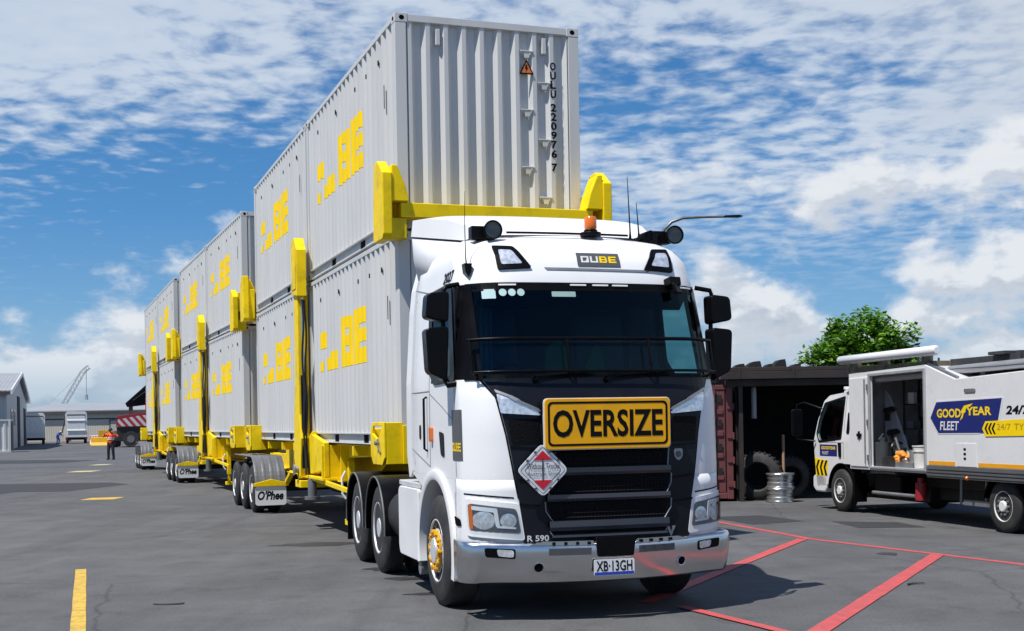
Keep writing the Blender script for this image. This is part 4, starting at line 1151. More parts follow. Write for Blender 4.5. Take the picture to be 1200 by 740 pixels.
# stone guard of clear acrylic in front of the lower half
def sG(u, v, off): p = sF(u, v, .085 + off); return p
sgd = MB(); sgd.add(*(lambda V, F, E: ([sG(u, v, .0) for u, v in V], F))(*fill2d([(-1.05, 2.13), (-1.05, 2.405), (1.05, 2.405), (1.05, 2.13)], .12))); sgo2 = sgd.build('stone_guard', CLEAR, truck)
tb = MB(); tb.tube([sG(-1.09 + 2.18*i/24, 2.412, .0) for i in range(25)], .016, 8); tb.build('guard_rail', BLACK, sgo2, smooth=60)
tb = MB(); tb.tube([sG(-1.09 + 2.18*i/24, 2.125, .0) for i in range(25)], .012, 8); tb.build('guard_rail', BLACK, sgo2, smooth=60)
for x in (-1.08, -.32, .44, 1.08):
    p_ = MB(); p_.tube([sG(x, 2.41, .0), sG(x, 2.12, .0), sF(x, 2.10, .0)], .013, 8); p_.build('guard_post', BLACK, sgo2, smooth=60)
for x0, x1 in ((-.62, -.10), (.02, .62)):
    wi = MB(); wi.tube([sF(x0, 2.075, .03), sF(x0+.03, 2.10, .035), sF(x1, 2.14, .02)], .012, 6); wi.tube([sF(x0+.10, 2.125, .016), sF(x1+.28, 2.15, .016)], .008, 6); wi.sphere(sF(x0, 2.07, .03), .03); wi.build('wiper', BLACK, truck, smooth=50)
ca = MB(); ca.bar(sF(.78, 2.955, .0), sF(.78, 2.955, .11), .12, .08); ca.bar(sF(.78, 2.93, .09), sF(.80, 2.83, .10), .10, .03); ca.build('camera_mirror', BLACK, truck, bevel=.01)

# cab interior
it = MB()
it.box(-1.10, 1.10, .95, 2.36, 1.30, 1.34)
it.box(-1.12, 1.12, 2.30, 2.34, 1.34, 3.30)
it.box(-1.05, 1.05, 1.0, 2.34, 3.24, 3.28)
it.build('cab_lining', mat('cab_grey', (.06, .06, .065), .8), truck)
ds = MB(); ds.prism([(.30, 1.5), (.30, 2.02), (.62, 2.08), (.86, 2.02), (.95, 1.75), (.9, 1.5)], 'x', -1.08, 1.08); ds.box(-.82, -.30, .5, .8, 2.05, 2.13)
ds.build('dashboard', mat('dash_dark', (.03, .03, .032), .7), truck, bevel=.03)
sw = MB(); M_ = Matrix.Rotation(radians(-30), 4, 'X')
ring = [Vector((.23*cos(t), 0, .23*sin(t))) for t in [2*pi*i/28 for i in range(29)]]
sw.tube([Vector((-.56, 1.0, 2.05)) + M_ @ p for p in ring], .017, 8); sw.cyl((-.56, .85, 1.9), (-.56, 1.0, 2.05), .04, 10)
for a in (0, 120, 240): sw.bar(Vector((-.56, 1.0, 2.05)), Vector((-.56, 1.0, 2.05)) + M_ @ Vector((.22*cos(radians(a+30)), 0, .22*sin(radians(a+30)))), .03, .02)
sw.build('steering_wheel', BLACK, truck, smooth=40)
for x in (-.56, .56):
    se = MB(); se.prism(rpoly([(1.30, 1.75), (1.80, 1.70), (1.92, 2.50), (1.86, 2.78), (1.74, 2.78), (1.70, 2.45), (1.66, 1.92), (1.30, 1.92)], .06), 'x', x-.25, x+.25); se.box(x-.18, x+.18, 1.4, 1.75, 1.34, 1.72)
    se.build('seat', mat('seat_fabric', (.10, .10, .11), .85), truck, bevel=.04)
cu = MB(); rows = []
for i in range(30):
    x = -1.06 + .30*i/29; rows.append([(x, 1.02 + .02*sin(i*1.3), 2.1), (x, 1.02 + .02*sin(i*1.3), 3.2)])
cu.grid(rows); cu.build('curtain', mat('curtain_grey', (.28, .27, .28), .9), truck)
vs_ = MB(); vs_.prism([(.58, 2.86), (.74, 2.74), (.75, 2.75), (.60, 2.875)], 'x', -1.0, 1.0); vs_.build('sun_visor', BLACK, truck)
vest = MB(); vest.prism(rpoly([(-.12, 2.10), (.14, 2.10), (.12, 2.42), (.02, 2.50), (-.10, 2.44)], .04), 'y', 1.40, 1.46); vest.prism(rpoly([(.22, 2.10), (.48, 2.10), (.44, 2.30), (.40, 2.46), (.32, 2.40)], .04), 'y', 1.30, 1.36)
vest.build('hi_vis_vest_fold', mat('lime_cloth', (.05, .26, .10), .8), truck)

# roof: badge, slot, beacon, aerials, air deflector
bg_ = MB(); slab(bg_, rrect(-.10, .31, 3.10, 3.225, .006), sF, .0, .008, .1); bgo = bg_.build('roof_badge', BADGE, truck)
q = MB(); put_block(q, 'QUBE', sF, -.065, .275, 3.135, 3.195, off=.0095, mats=[0, 0, 1, 1]); q.build('badge_lettering', [RIMW, LOGOY], bgo)
sl = MB(); slab(sl, rpoly([(-.42, 3.085), (.60, 3.075), (.58, 3.055), (-.40, 3.062)], .006), sF, .0, .007, .08); sl.build('visor_slot', STEEL, truck)
dfl = MB()
prof = [(.98, 3.452), (1.05, 3.50), (1.30, 3.62), (1.62, 3.715), (2.0, 3.785), (2.36, 3.82)]
wd = [.88, .89, .91, 1.0, 1.11, 1.19]
rows = []
for (y, z), w in zip(prof, wd):
    row = []
    for i in range(17):
        t = -1 + 2*i/16; row.append((w*t, y, z - .02*t*t - .03*t**10))
    fz = 3.43 + max(0, (y-1.3))*.17
    row = [(-w-.015, y+.02, fz)] + row + [(w+.015, y+.02, fz)]
    rows.append(row)
dfl.grid(rows)
dfl.add([p for p in rows[-1]] + [(1.1, 2.38, 3.4), (-1.1, 2.38, 3.4)], [list(range(len(rows[-1])+2))])
dfl.build('air_deflector', WHITE, truck, smooth=38)
for sx in (-1, 1):
    rsp = MB(); rows = []
    for (y, z), w in zip(prof, wd):
        fz = 3.43 + max(0, (y-1.3))*.17; rows.append([(sx*(w+.005), y+.025, fz-.015), (sx*max(w-.01, 1.0), y+.03, 3.36), (sx*1.135, y+.03, 3.16)])
    rsp.grid(rows[1:]); rsp.build('roof_side_panel', WHITE, truck, smooth=45, solid=.01)
sd = MB(); sd.tube([(-.62 + 1.2*i/12, .965 - .03*(1-((i-6)/6)**2), 3.463) for i in range(13)], .011, 6); sd.build('deflector_groove', BLACK, truck, smooth=60)
bc = MB(); bc.cyl((.19, .92, 3.44), (.19, .92, 3.475), .10, 18); bc.cyl((.19, .92, 3.475), (.19, .92, 3.50), .065, 18); bo2 = bc.build('beacon_base', BLACK, truck, bevel=.006)
bl = MB(); bl.lathe([(3.50, .052), (3.52, .060), (3.61, .056), (3.625, .045), (3.628, 0)], (.19, .92, 0), 'z', 20); bl.build('amber_beacon', ORANGE, bo2, smooth=40)
for x, y, h in ((.60, .95, .52), (.70, .98, .28)):
    a_ = MB(); a_.tube([(x, y, 3.42), (x, y, 3.50), (x-.02, y, 3.50+h)], [.016, .008, .003], 8); a_.build('aerial', BLACK, truck, smooth=60)
a_ = MB(); a_.tube([(-1.075, .69, 3.08), (-1.085, .69, 3.2), (-1.085, .70, 3.45), (-1.08, .70, 3.78)], [.008, .005, .004, .002], 6); a_.prism([(-1.11, 3.13), (-1.04, 3.13), (-1.05, 3.05), (-1.075, 3.01), (-1.10, 3.05)], 'y', .64, .74); a_.build('aerial', BLACK, truck)
hw = MB(); hw.box(.72, .98, .90, 1.02, 3.40, 3.49); hw.tube([(.66, .95, 3.42), (.72, .9, 3.47), (.8, .93, 3.5), (.9, .9, 3.46), (.99, .86, 3.45)], .018, 8); hw.build('roof_fitting', BLACK, truck, bevel=.01)
# flank markings
nb = MB(); put_text(nb, '2027', lambda u, v, off: sL(-u, v, off), -1.24, -.85, 3.0, 3.10, off=.004, bold=.03, shear=.25); nb.build('fleet_number_lettering', INK, truck)
def wrapL(u, v, off):       # u: metres behind the front corner of the flank (negative: round the corner)
    w = lut(WW, v); ye = yF(w, v)
    if u >= 0: return (-w-off, ye+u, v)
    y = ye + u*.9; t = max(0.0, (y-lut(F0, v)-.085)/.305)**.125; x = -w*t
    n = Vector((-1, -.5+u*2, 0)).normalized()
    return (x + n.x*off, yF(x, v) + n.y*off, v)
fk = MB(); slab(fk, [(.26, 1.385), (-.03, 1.385), (-.03, 1.83), (.26, 1.83)], wrapL, -.002, .005, .04); fko = fk.build('flank_badge', BADGE, truck)
fq = MB(); V = []
put_block(fq, 'QUBE', lambda u, v, off: wrapL(-u, v, off), -.245, .015, 1.465, 1.54, off=.008); fq.build('badge_lettering', LOGOY, fko)

# chassis under the cab
ch = MB()
for sx in (-1, 1):
    x0, x1 = sorted((sx*.38, sx*.46)); ch.box(x0, x1, .3, 6.9, .72, .98)
ch.box(-.7, .7, .2, 1.0, .45, .62); ch.box(-.38, .38, .6, 2.3, .6, 1.28)
for y in (2.6, 3.6, 5.0, 6.6): ch.box(-.38, .38, y, y+.12, .75, .95)
ch.build('chassis', DIRTY, truck)
for y in (1.40, 4.29, 5.66):
    a = MB(); a.cyl((-1.0, y, .52), (1.0, y, .52), .085 if y > 2 else .06, 14)
    if y > 2: a.sphere((0, y, .52), .26, 14, 10)
    a.build('axle', DIRTY, truck, smooth=50)
fwh = MB(); fwh.prism(rrect(-.45, .45, 4.5, 5.4, .2), 'z', 1.10, 1.16); fwh.box(-.42, .42, 4.75, 5.2, .98, 1.10); fwh.build('fifth_wheel', DIRTY, truck)
bt = MB(); bt.box(-.85, .85, 2.7, 3.4, .70, 1.1); bt.build('battery_box', BLACK, truck, bevel=.02)
am = MB()
for j in range(4): am.tube([(-.35+.12*j, 2.6, 1.9), (-.33+.12*j, 2.8, 1.3), (-.3+.12*j, 3.6, 1.22), (-.28+.12*j, 4.4, 1.35)], .018, 6)
am.build('air_line', HOSE, truck, smooth=60)
# ------------------------------------------------------------------ tyre service truck
SX, SY, SA = 6.56, 24.43, pi + .238
sv = thing('service_truck', 'white tyre service truck with open side door and blue and yellow signs', 'truck', (SX, SY, 0), SA)
HX = 1.10
def pl(x0): return lambda u, v, off: (x0 + off, u, v)
SP = pl(HX)
def flip(fn): return lambda u, v, off: fn(u, v, off)
SVW = mat('van_white', (0.76, 0.77, 0.78), 0.3, var=0.03, coat=.5, dirt=(.4, .38, .35), dirt_amt=.15)
# box body: outline of the side with the door hole
side = [(1.68, .79), (7.75, .79), (7.75, 2.34), (4.95, 2.25), (4.14, 2.50), (1.68, 2.45)]
hole = [(2.44, .86), (4.10, .86), (4.10, 2.40), (2.44, 2.38)]
b = MB(); slab(b, side, SP, -.04, .0, None, holes=[hole])
b.box(-HX, HX-.041, 1.68, 1.72, .79, 2.45)
b.prism([(1.72, 2.41), (4.12, 2.46), (4.12, 2.50), (1.72, 2.45)], 'x', -HX, HX-.041)
b.prism([(4.14, 2.46), (4.95, 2.21), (7.75, 2.30), (7.75, 2.335), (4.95, 2.245), (4.16, 2.49)], 'x', -HX+.06, HX-.041)
b.box(-HX, -HX+.04, 1.72, 7.75, .79, 2.25); b.box(-HX+.04, HX-.041, 7.71, 7.75, .79, 2.30)
b.box(-HX+.04, HX-.041, 1.72, 7.71, .79, .84)
b.build('box_body', SVW, sv, bevel=.012)
iw = MB(); iw.box(-.35, -.31, 1.73, 4.4, .85, 2.40); iw.box(-.31, HX-.05, 4.36, 4.40, .85, 2.40)
iw.box(-.31, HX-.05, 1.73, 1.76, .85, 2.40)
iw.build('bay_lining', mat('bay_grey', (.32, .33, .345), .6, var=.2, dirt=(.08, .08, .08), dirt_amt=.6, dscale=2.5), sv)
rp_ = MB(); rp_.prism([(1.9, .86), (2.75, .86), (2.5, 1.35), (2.05, 2.05), (1.9, 2.15)], 'x', .50, .53); rp_.build('bay_panel', SVW, sv)
df = MB(); slab(df, [(2.38, .82), (4.15, .82), (4.15, 2.45), (2.38, 2.43)], SP, .0, .03, None, holes=[hole]); df.build('door_frame', mat('alu_trim', (.55, .56, .57), .35, .5), sv, bevel=.008)
sd_ = MB(); slab(sd_, [(1.72, .84), (2.33, .84), (2.33, 2.38), (1.72, 2.37)], SP, .0, .018, None); sdo = sd_.build('side_door', SVW, sv, bevel=.008)
hn = MB(); hn.cyl((HX+.03, 2.27, .9), (HX+.03, 2.27, 2.34), .014, 8); hn.build('locking_bar', STEEL, sdo)
for z in (1.0, 1.6, 2.2):
    hg_ = MB(); hg_.box(HX+.0, HX+.04, 2.34, 2.37, z-.05, z+.05); hg_.build('hinge', STEEL, sdo)
lt_ = MB(); lt_.box(HX+.018, HX+.045, 2.0, 2.14, 1.36, 1.41); lt_.box(HX+.018, HX+.04, 2.04, 2.08, 1.32, 1.45); lt_.build('door_latch', BLACK, sdo)
rs_ = MB(); rs_.cyl((HX-.12, 2.46, 2.33), (HX-.12, 4.08, 2.35), .055, 14); rs_.build('roller_shutter', mat('shutter_grey', (.42, .43, .44), .4, .4), sv, smooth=40)
# lower band, orange stripe, skirt
stp = MB()
for y0, y1 in ((4.20, 4.92), (5.52, 7.74)): slab(stp, [(y0, .935), (y1, .935), (y1, .995), (y0, .995)], SP, .0, .004, None)
stp.build('orange_stripe', mat('stripe_orange', (.80, .36, .01), .4), sv)
pt = MB(); slab(pt, [(4.96, .93), (5.48, .93), (5.48, 1.28), (4.96, 1.28)], SP, .0, .008, None)
pto = pt.build('locker_panel', SVW, sv, bevel=.004)
for z in (1.05, 1.12, 1.19):
    h_ = MB(); slab(h_, rrect(5.16, 5.22, z-.018, z+.018, .008), SP, .008, .011, None); h_.build('vent_slot', BLACKM, pto)
sk_ = MB(); sk_.box(HX-.03, HX+.012, 4.16, 7.76, .74, .925)
for z in (.78, .83, .88): sk_.box(HX+.012, HX+.022, 4.16, 7.76, z-.012, z+.012)
sk_.build('rub_rail', mat('rail_grey', (.10, .105, .11), .5), sv)
ml = MB(); ml.sphere((HX+.015, 5.25, .76), .035, 10, 8); ml.build('marker_lamp', ORANGE, sv, smooth=60)
vn = MB(); slab(vn, rrect(5.20, 5.48, 2.04, 2.09, .02), SP, .0, .015, None); vn.build('body_vent', STEEL, sv)
# sign panel
bn = MB(); slab(bn, rpoly([(4.25, 1.665), (4.43, 1.925), (6.16, 1.955), (6.05, 1.61), (5.55, 1.42), (4.47, 1.41)], .02), SP, .0, .004, None); bno = bn.build('sign_border', SVW, sv)
bn = MB(); slab(bn, [(4.275, 1.665), (4.445, 1.905), (6.12, 1.935), (6.02, 1.62), (5.66, 1.44), (4.49, 1.43)], SP, .0045, .007, None); nv = bn.build('sign_panel', NAVY, sv)
gt = MB(); put_text(gt, 'GOOD', SP, 4.46, 5.10, 1.665, 1.80, off=.0085, bold=.03); gt.build('sign_lettering', LOGOY, nv); gt = MB(); put_text(gt, 'YEAR', SP, 5.24, 5.87, 1.695, 1.82, off=.0085, bold=.03)
gt.build('sign_lettering', LOGOY, nv)
wg = MB(); slab(wg, [(5.08, 1.62), (5.14, 1.72), (5.10, 1.75), (5.19, 1.84), (5.42, 1.87), (5.33, 1.82), (5.24, 1.80), (5.22, 1.74), (5.18, 1.73), (5.15, 1.66)], SP, .0072, .0095, None); wg.build('winged_foot_logo', LOGOY, nv)
ft_ = MB(); put_text(ft_, 'FLEET', SP, 4.54, 5.05, 1.475, 1.61, off=.0085, bold=.02, shear=.12); ft_.build('sign_lettering', SVW, nv)
yb = MB(); slab(yb, [(5.64, 1.50), (5.72, 1.605), (7.6, 1.66), (7.6, 1.42), (5.72, 1.385)], SP, .0075, .010, None); ybo = yb.build('yellow_band', LOGOY, sv)
for i in range(3):
    cv = MB(); u = 5.70 + .085*i; slab(cv, [(u, 1.50), (u+.06, 1.58), (u+.10, 1.58), (u+.045, 1.50), (u+.10, 1.42), (u+.06, 1.42)], SP, .0102, .012, None); cv.build('chevron_stripe', INK, ybo)
for wd_, a_, b_ in (('24/7', 6.0, 6.32), ('TYRE', 6.40, 6.82), ('SERVICE', 6.90, 7.5)):
    tt = MB(); put_text(tt, wd_, SP, a_, b_, 1.48, 1.57, off=.0115); tt.build('band_lettering', mat('faint_brown', (.42, .25, .02), .5), ybo)
t4 = MB(); put_text(t4, '24/7', SP, 6.20, 6.75, 1.70, 1.825, off=.004, bold=.03, shear=.15); t4.build('hours_lettering', INK, sv)
# cab
cabp = [(.24, .42), (.16, .9), (.12, 1.22), (.22, 1.64), (.40, 2.0), (.60, 2.10), (1.58, 2.17), (1.62, 1.0), (1.58, .86)] + arc(1.15, .38, .50, 75, 170, 8)
def cabw(z): return lut([(.4, 1.0), (1.3, 1.0), (2.1, .90)], z)
CS = lambda u, v, off: (cabw(v) + off, u, v)
cb_ = MB()
cabz = [(.24, .42), (.16, .9), (.12, 1.22), (.44, 1.98), (.64, 2.08), (1.58, 2.14), (1.62, 1.0), (1.60, .95)]
slab(cb_, rpoly(cabp, .03), CS, -.05, .0, .3, holes=[rpoly([(.46, 1.94), (1.18, 2.05), (1.16, 1.33), (.34, 1.26), (.24, 1.40), (.30, 1.66)], .04)])
slab(cb_, rpoly(cabp, .03), lambda u, v, off: (-cabw(v) - off, u, v), -.05, .0, .3, holes=[rpoly([(.46, 1.94), (1.18, 2.05), (1.16, 1.33), (.34, 1.26), (.24, 1.40), (.30, 1.66)], .04)])
rows = []
for y, z in rpoly([(.24, .42), (.16, .9), (.12, 1.22)], .0)[:3:1]: pass
for y, z in ((.24, .42), (.16, .9), (.12, 1.22)): rows.append([(-cabw(z)+.02, y, z), (0, y-.04, z), (cabw(z)-.02, y, z)])
cb_.grid(rows)
rows = []
for y, z in ((.40, 2.0), (.48, 2.06), (.60, 2.105), (1.58, 2.175)): rows.append([(-cabw(z)+.02, y, z), (0, y-.01, z+.03), (cabw(z)-.02, y, z)])
cb_.grid(rows)
cb_.box(-.9, .9, 1.56, 1.60, .9, 2.12)
cbo = cb_.build('cab', SVW, sv, smooth=35)
wsv = MB(); wsv.grid([[(-cabw(1.22)+.04, .125, 1.22), (0, .08, 1.22), (cabw(1.22)-.04, .125, 1.22)], [(-cabw(1.64)+.04, .225, 1.64), (0, .19, 1.64), (cabw(1.64)-.04, .225, 1.64)], [(-cabw(1.98)+.04, .405, 2.0), (0, .39, 2.0), (cabw(1.98)-.04, .405, 2.0)]]); wsv.build('windscreen', GLASSD, sv)
for f_ in (1, -1):
    gg = MB(); V, F, E_ = fill2d(rpoly([(.46, 1.94), (1.18, 2.05), (1.16, 1.33), (.34, 1.26), (.24, 1.40), (.30, 1.66)], .04), .3); gg.add([(f_*(cabw(v)-.015), u, v) for u, v in V], F); gg.build('door_window', GLASSD, sv)
wf_ = MB(); slab(wf_, rpoly([(.43, 1.97), (1.21, 2.08), (1.19, 1.30), (.33, 1.23), (.21, 1.40), (.27, 1.67)], .04), CS, .0, .006, .3, holes=[rpoly([(.47, 1.93), (1.17, 2.04), (1.15, 1.34), (.35, 1.27), (.25, 1.40), (.31, 1.65)], .04)]); wf_.build('window_seal_border', BLACK, sv)
qv = MB(); slab(qv, rrect(1.36, 1.46, 1.40, 1.78, .03), CS, .0, .01, .3); qv.build('quarter_vent', BLACK, sv)
gr = MB(); slab(gr, rpoly([(1.08, 1.24), (1.18, 1.24), (1.18, .98), (1.10, .98)], .02), CS, .0, .02, .3); gr.build('door_handle', BLACK, sv)
sm_ = MB(); slab(sm_, rrect(1.25, 1.262, .95, 2.08, .003), CS, .0, .002, .3); slab(sm_, rrect(.32, 1.25, 1.235, 1.243, .003), CS, .0, .002, .3); sm_.build('door_groove', STEEL, sv)
lg_ = MB(); slab(lg_, rrect(.36, 1.02, .99, 1.20, .01), CS, .0, .003, .3); lgo = lg_.build('door_sign', NAVY, sv)
l2 = MB(); put_text(l2, 'GOODYEAR', CS, .42, .97, 1.11, 1.17, off=.004, bold=.03); l2.build('sign_lettering', LOGOY, lgo)
l2 = MB(); put_text(l2, 'FLEET', CS, .46, .70, 1.02, 1.075, off=.004, bold=.01); l2.build('sign_lettering', SVW, lgo)
l3 = MB(); put_text(l3, '24/7', CS, .64, 1.03, 1.26, 1.36, off=.003, bold=.03, shear=.15); l3.build('hours_lettering', INK, sv)
yp = MB(); slab(yp, [(.20, .62), (.62, .62), (.68, .90), (.16, .95)], CS, .0, .003, .3); ypo = yp.build('yellow_patch', LOGOY, sv)
for i in range(3):
    cv = MB(); u = .20 + .15*i; slab(cv, [(u, .78), (u+.08, .91), (u+.16, .91), (u+.07, .78), (u+.14, .63), (u+.06, .63)], CS, .0032, .005, .3); cv.build('chevron_stripe', INK, ypo)
bu = MB(); bu.prism([(.18, .32), (.06, .40), (.06, .60), (.20, .66), (.62, .62), (.60, .40), (.52, .32)], 'x', -1.0, 1.0); bu.build('front_bumper', SVW, sv, bevel=.03)
gri = MB(); gri.box(-.7, .7, .085, .13, .70, 1.05); gri.build('front_grille', BLACK, sv)
rk = MB()
for x in (-.75, .75): rk.prism([(.86, 2.09), (.95, 2.23), (1.6, 2.27), (1.6, 2.23), (1.0, 2.19), (.95, 2.10)], 'x', x-.03, x+.03)
rk.box(-.8, .8, .93, 1.0, 2.20, 2.25); rk.build('roof_spoiler', SVW, sv, bevel=.01)
for sg in (1, -1):
    mr_ = MB(); mr_.tube([(sg*.95, .38, 1.86), (sg*1.18, .12, 1.98), (sg*1.26, -.02, 1.95), (sg*1.27, -.02, 1.30), (sg*1.02, .22, 1.26)], .016, 8); mro = mr_.build('mirror_frame', BLACK, sv, smooth=50)
    mm_ = MB(); mm_.prism(rrect(sg*1.26-.11, sg*1.26+.11, 1.36, 1.86, .05), 'y', -.08, .0); mm_.build('mirror', BLACK, sv, bevel=.02)
# chassis, wheels
cs = MB()
for x in (-.40, .40): cs.box(x-.035, x+.035, .4, 7.6, .52, .72)
for y in (1.9, 3.0, 4.2, 5.2, 6.6, 7.4): cs.box(-.36, .36, y, y+.08, .55, .70); cs.box(-1.0, 1.0, y, y+.06, .72, .785)
cs.build('chassis', DIRTY, sv)
ub = MB(); ub.prism(rrect(2.1, 5.35, .24, .70, .05), 'x', -.98, -.45); ub.box(-.3, .3, 3.2, 4.6, .3, .52); ub.box(-.42, .42, .75, 3.1, .24, .70); ub.build('underbody_box', DIRTY, sv, bevel=.02)
tk = MB(); tk.prism(rrect(2.2, 3.05, .34, .70, .06), 'x', .50, .92); tk.build('fuel_tank', BLACK, sv, bevel=.02)
tb_ = MB(); tb_.cyl((.95, 2.2, .40), (.95, 3.55, .40), .03, 10); tb_.cyl((.85, 1.9, .74), (.85, 2.85, .74), .028, 10); tb_.build('side_rail_trim', STEEL, sv, smooth=40)
ex_ = MB(); ex_.cyl((.9, 3.62, .62), (.9, 3.62, .34), .085, 14); ex_.cyl((.9, 3.62, .62), (.9, 3.62, .70), .05, 12); ex_.build('fire_extinguisher', mat('extinguisher_red', (.35, .02, .03), .4), sv, smooth=40)
for y in (4.75, 5.40):
    sy_ = MB(); sy_.cyl((.9, y, .34), (.9, y+.02, .76), .022, 8); sy_.build('stay_pole', STEEL, sv, smooth=40)
sgd_ = MB(); sgd_.box(.92, .95, 4.9, 5.6, .34, .42); sgd_.build('guard_rail', STEEL, sv)
for sg in (1, -1):
    for y, R in ((1.15, .385), (5.99, .385)):
        wheel_parts(sv, sg*1.03, y, R, R, .215, 'rib', sg, 'wheel', dual=y > 2)
    gd = MB(); rows = []
    for i in range(15):
        a = radians(10 + 160*i/14); rows.append([(sg*1.04, 5.99+.46*cos(a), .40+.45*sin(a)), (sg*.60, 5.99+.46*cos(a), .40+.45*sin(a))])
    gd.grid(rows); gd.build('rear_mudguard', BLACK, sv, solid=.01)
    fl = MB(); fl.box(*sorted((sg*1.02, sg*.78)), 1.66, 1.675, .20, .74); fl.build('mud_flap', BLACK, sv)
    ar = MB(); rows = []
    for i in range(11):
        a = radians(-5 + 185*i/10); rows.append([(sg*1.01, 1.15+.47*cos(a), .40+.47*sin(a)), (sg*.70, 1.15+.47*cos(a), .40+.47*sin(a))])
    ar.grid(rows); ar.build('arch_liner', BLACKM, sv, solid=.01)
for y in (1.15, 5.99):
    a = MB(); a.cyl((-.85, y, .385), (.85, y, .385), .05, 12); a.build('axle', DIRTY, sv)
# rolled awning, roof rack
aw = MB(); aw.tube([(1.10, 1.36, 2.70), (1.10, 1.40, 2.70), (1.10, 4.44, 2.71), (1.10, 4.48, 2.71)], [.05, .078, .078, .05], 16); aw.build('rolled_awning', SVW, sv, smooth=50)
ab = MB()
for y in (1.7, 2.7, 4.0): ab.box(.92, 1.08, y, y+.08, 2.50, 2.66)
ab.box(.70, 1.0, 1.5, 4.2, 2.48, 2.56); ab.build('awning_bracket', mat('rack_brown', (.13, .11, .075), .6, var=.4), sv)
ra = MB()
for x in (-.6, .6):
    ra.cyl((x, 4.2, 2.47), (x, 7.6, 2.53), .045, 10)
ra.box(-.85, .85, 4.3, 7.6, 2.40, 2.42); ra.box(.62, .70, 4.2, 7.6, 2.46, 2.58); ra.box(-.7, .7, 5.0, 5.12, 2.3, 2.46); ra.box(-.7, .7, 6.2, 6.32, 2.3, 2.46)
ra.box(.4, .8, 5.35, 5.75, 2.58, 2.63); ra.box(.5, .75, 5.95, 6.05, 2.42, 2.62)
ra.build('roof_rack', mat('rack_dark', (.05, .052, .055), .5), sv, bevel=.006)
rp = MB(); rp.cyl((.78, 4.35, 2.40), (.78, 7.6, 2.44), .07, 14); rp.build('rack_pipe', mat('pipe_grey', (.30, .31, .33), .4, .3), sv, smooth=40)
lb_ = MB(); lb_.bar((HX-.05, 4.15, 2.52), (HX-.05, 4.95, 2.27), .05, .03); lb_.build('sloping_edge_trim', STEEL, sv)

def svp(x, y, z): return (SX + x*cos(SA) - y*sin(SA), SY + x*sin(SA) + y*cos(SA), z)
# what stands in the open bay
bk = thing('bucket', 'white plastic bucket in the open bay of the service truck', 'bucket', svp(.93, 3.72, .862), SA)
m_ = MB(); m_.lathe([(0, .0), (0, .115), (.34, .14), (.345, .15), (.36, .15), (.36, .138), (.02, .11), (.02, 0)], (0, 0, 0), 'z', 24); m_.lathe([(.26, .136), (.26, .146), (.275, .147), (.275, .137)], (0, 0, 0), 'z', 24, closed=True); m_.build('tub', mat('bucket_white', (.70, .70, .68), .45, dirt=(.4, .2, .15), dirt_amt=.4, dscale=5), bk, smooth=40)
m_ = MB(); m_.tube([(.15*cos(t), .15*sin(t)*.3, .31-.14*sin(t)) for t in [pi*i/12 for i in range(13)]], .006, 6); m_.build('handle', STEEL, bk)
def gear(name, label, cat, x, y, z, fn, mt, smooth=40):
    m = MB(); fn(m); o = m.build(name, mt, None, smooth=smooth); o.location = svp(x, y, z); o.rotation_euler = (0, 0, SA)
    return tag(o, label, cat)
ORC = mat('orange_cloth', (.90, .30, .02), .6, var=.3, scale=14)
def cloth(m):
    q = random.Random(4)
    for i in range(16): m.sphere((q.uniform(-.06, .06), q.uniform(-.15, .15), q.uniform(.0, .20)), q.uniform(.04, .075), 8, 6, (1, q.uniform(.6, 1.4), q.uniform(.5, 1.2)))
gear('orange_jacket', 'bright orange jacket bundled in the open bay beside the bucket', 'jacket', .92, 3.16, .90, cloth, ORC)
def can(m):
    m.cyl((0, 0, 0), (0, 0, .42), .13, 18); m.cyl((0, 0, .42), (0, 0, .50), .06, 12); m.tube([(-.08, 0, .46), (0, 0, .56), (.08, 0, .46)], .012, 6)
gear('gas_bottle', 'dark gas bottle standing at the front end of the open truck bay', 'bottle', .92, 2.50, .845, can, mat('bottle_dark', (.05, .055, .06), .4))
def coil(m):
    for i in range(4): m.tube([((.15-.006*i)*cos(t), .02*sin(t*2+i)+.03*i, (.15-.01*i)*sin(t)) for t in [2*pi*j/20 for j in range(21)]], .014, 7)
gear('hose_coil', 'black coiled hose hung on the pale panel of the truck bay', 'hose', .58, 2.36, 1.12, coil, HOSE)
def tool(m):
    m.box(-.2, .2, -.3, .3, 0, .16); m.box(-.18, .18, -.28, .28, .161, .18)
    for k in range(4): m.cyl((.1-.06*k, -.2+.12*k, .18), (.12-.05*k, -.15+.12*k, .34), .025, 8)
gear('tool_crate', 'dark tool crate on the floor of the open bay', 'crate', .80, 2.72, .845, tool, DIRTY)
def jack(m):
    m.box(-.12, .12, -.25, .25, .0, .1); m.cyl((0, .1, .1), (0, .1, .3), .06, 12); m.cyl((0, -.2, .08), (.05, -.35, .5), .02, 8); m.sphere((0, -.1, .12), .07)
gear('hydraulic_jack', 'dirty jack lying next to the orange jacket in the truck bay', 'jack', .93, 3.36, .845, jack, STEEL)
def reel(m):
    m.lathe([(-.1, .0), (-.1, .2), (-.085, .2), (-.08, .13), (.08, .13), (.085, .2), (.1, .2), (.1, 0)], (0, 0, 0), 'x', 24); m.box(-.14, .14, -.03, .03, -.24, -.02)
gear('hose_reel', 'black hose reel fixed high inside the open bay of the service truck', 'reel', .55, 3.42, 2.0, reel, BLACK)
def gun(m):
    m.cyl((0, -.12, 0), (0, .12, .02), .05, 12); m.box(-.03, .03, -.1, -.03, -.18, 0); m.cyl((0, .12, .02), (0, .2, .02), .03, 10)
gear('impact_wrench', 'dark impact wrench hung on the pale panel inside the truck bay', 'wrench', .62, 2.30, 1.42, gun, DIRTY)
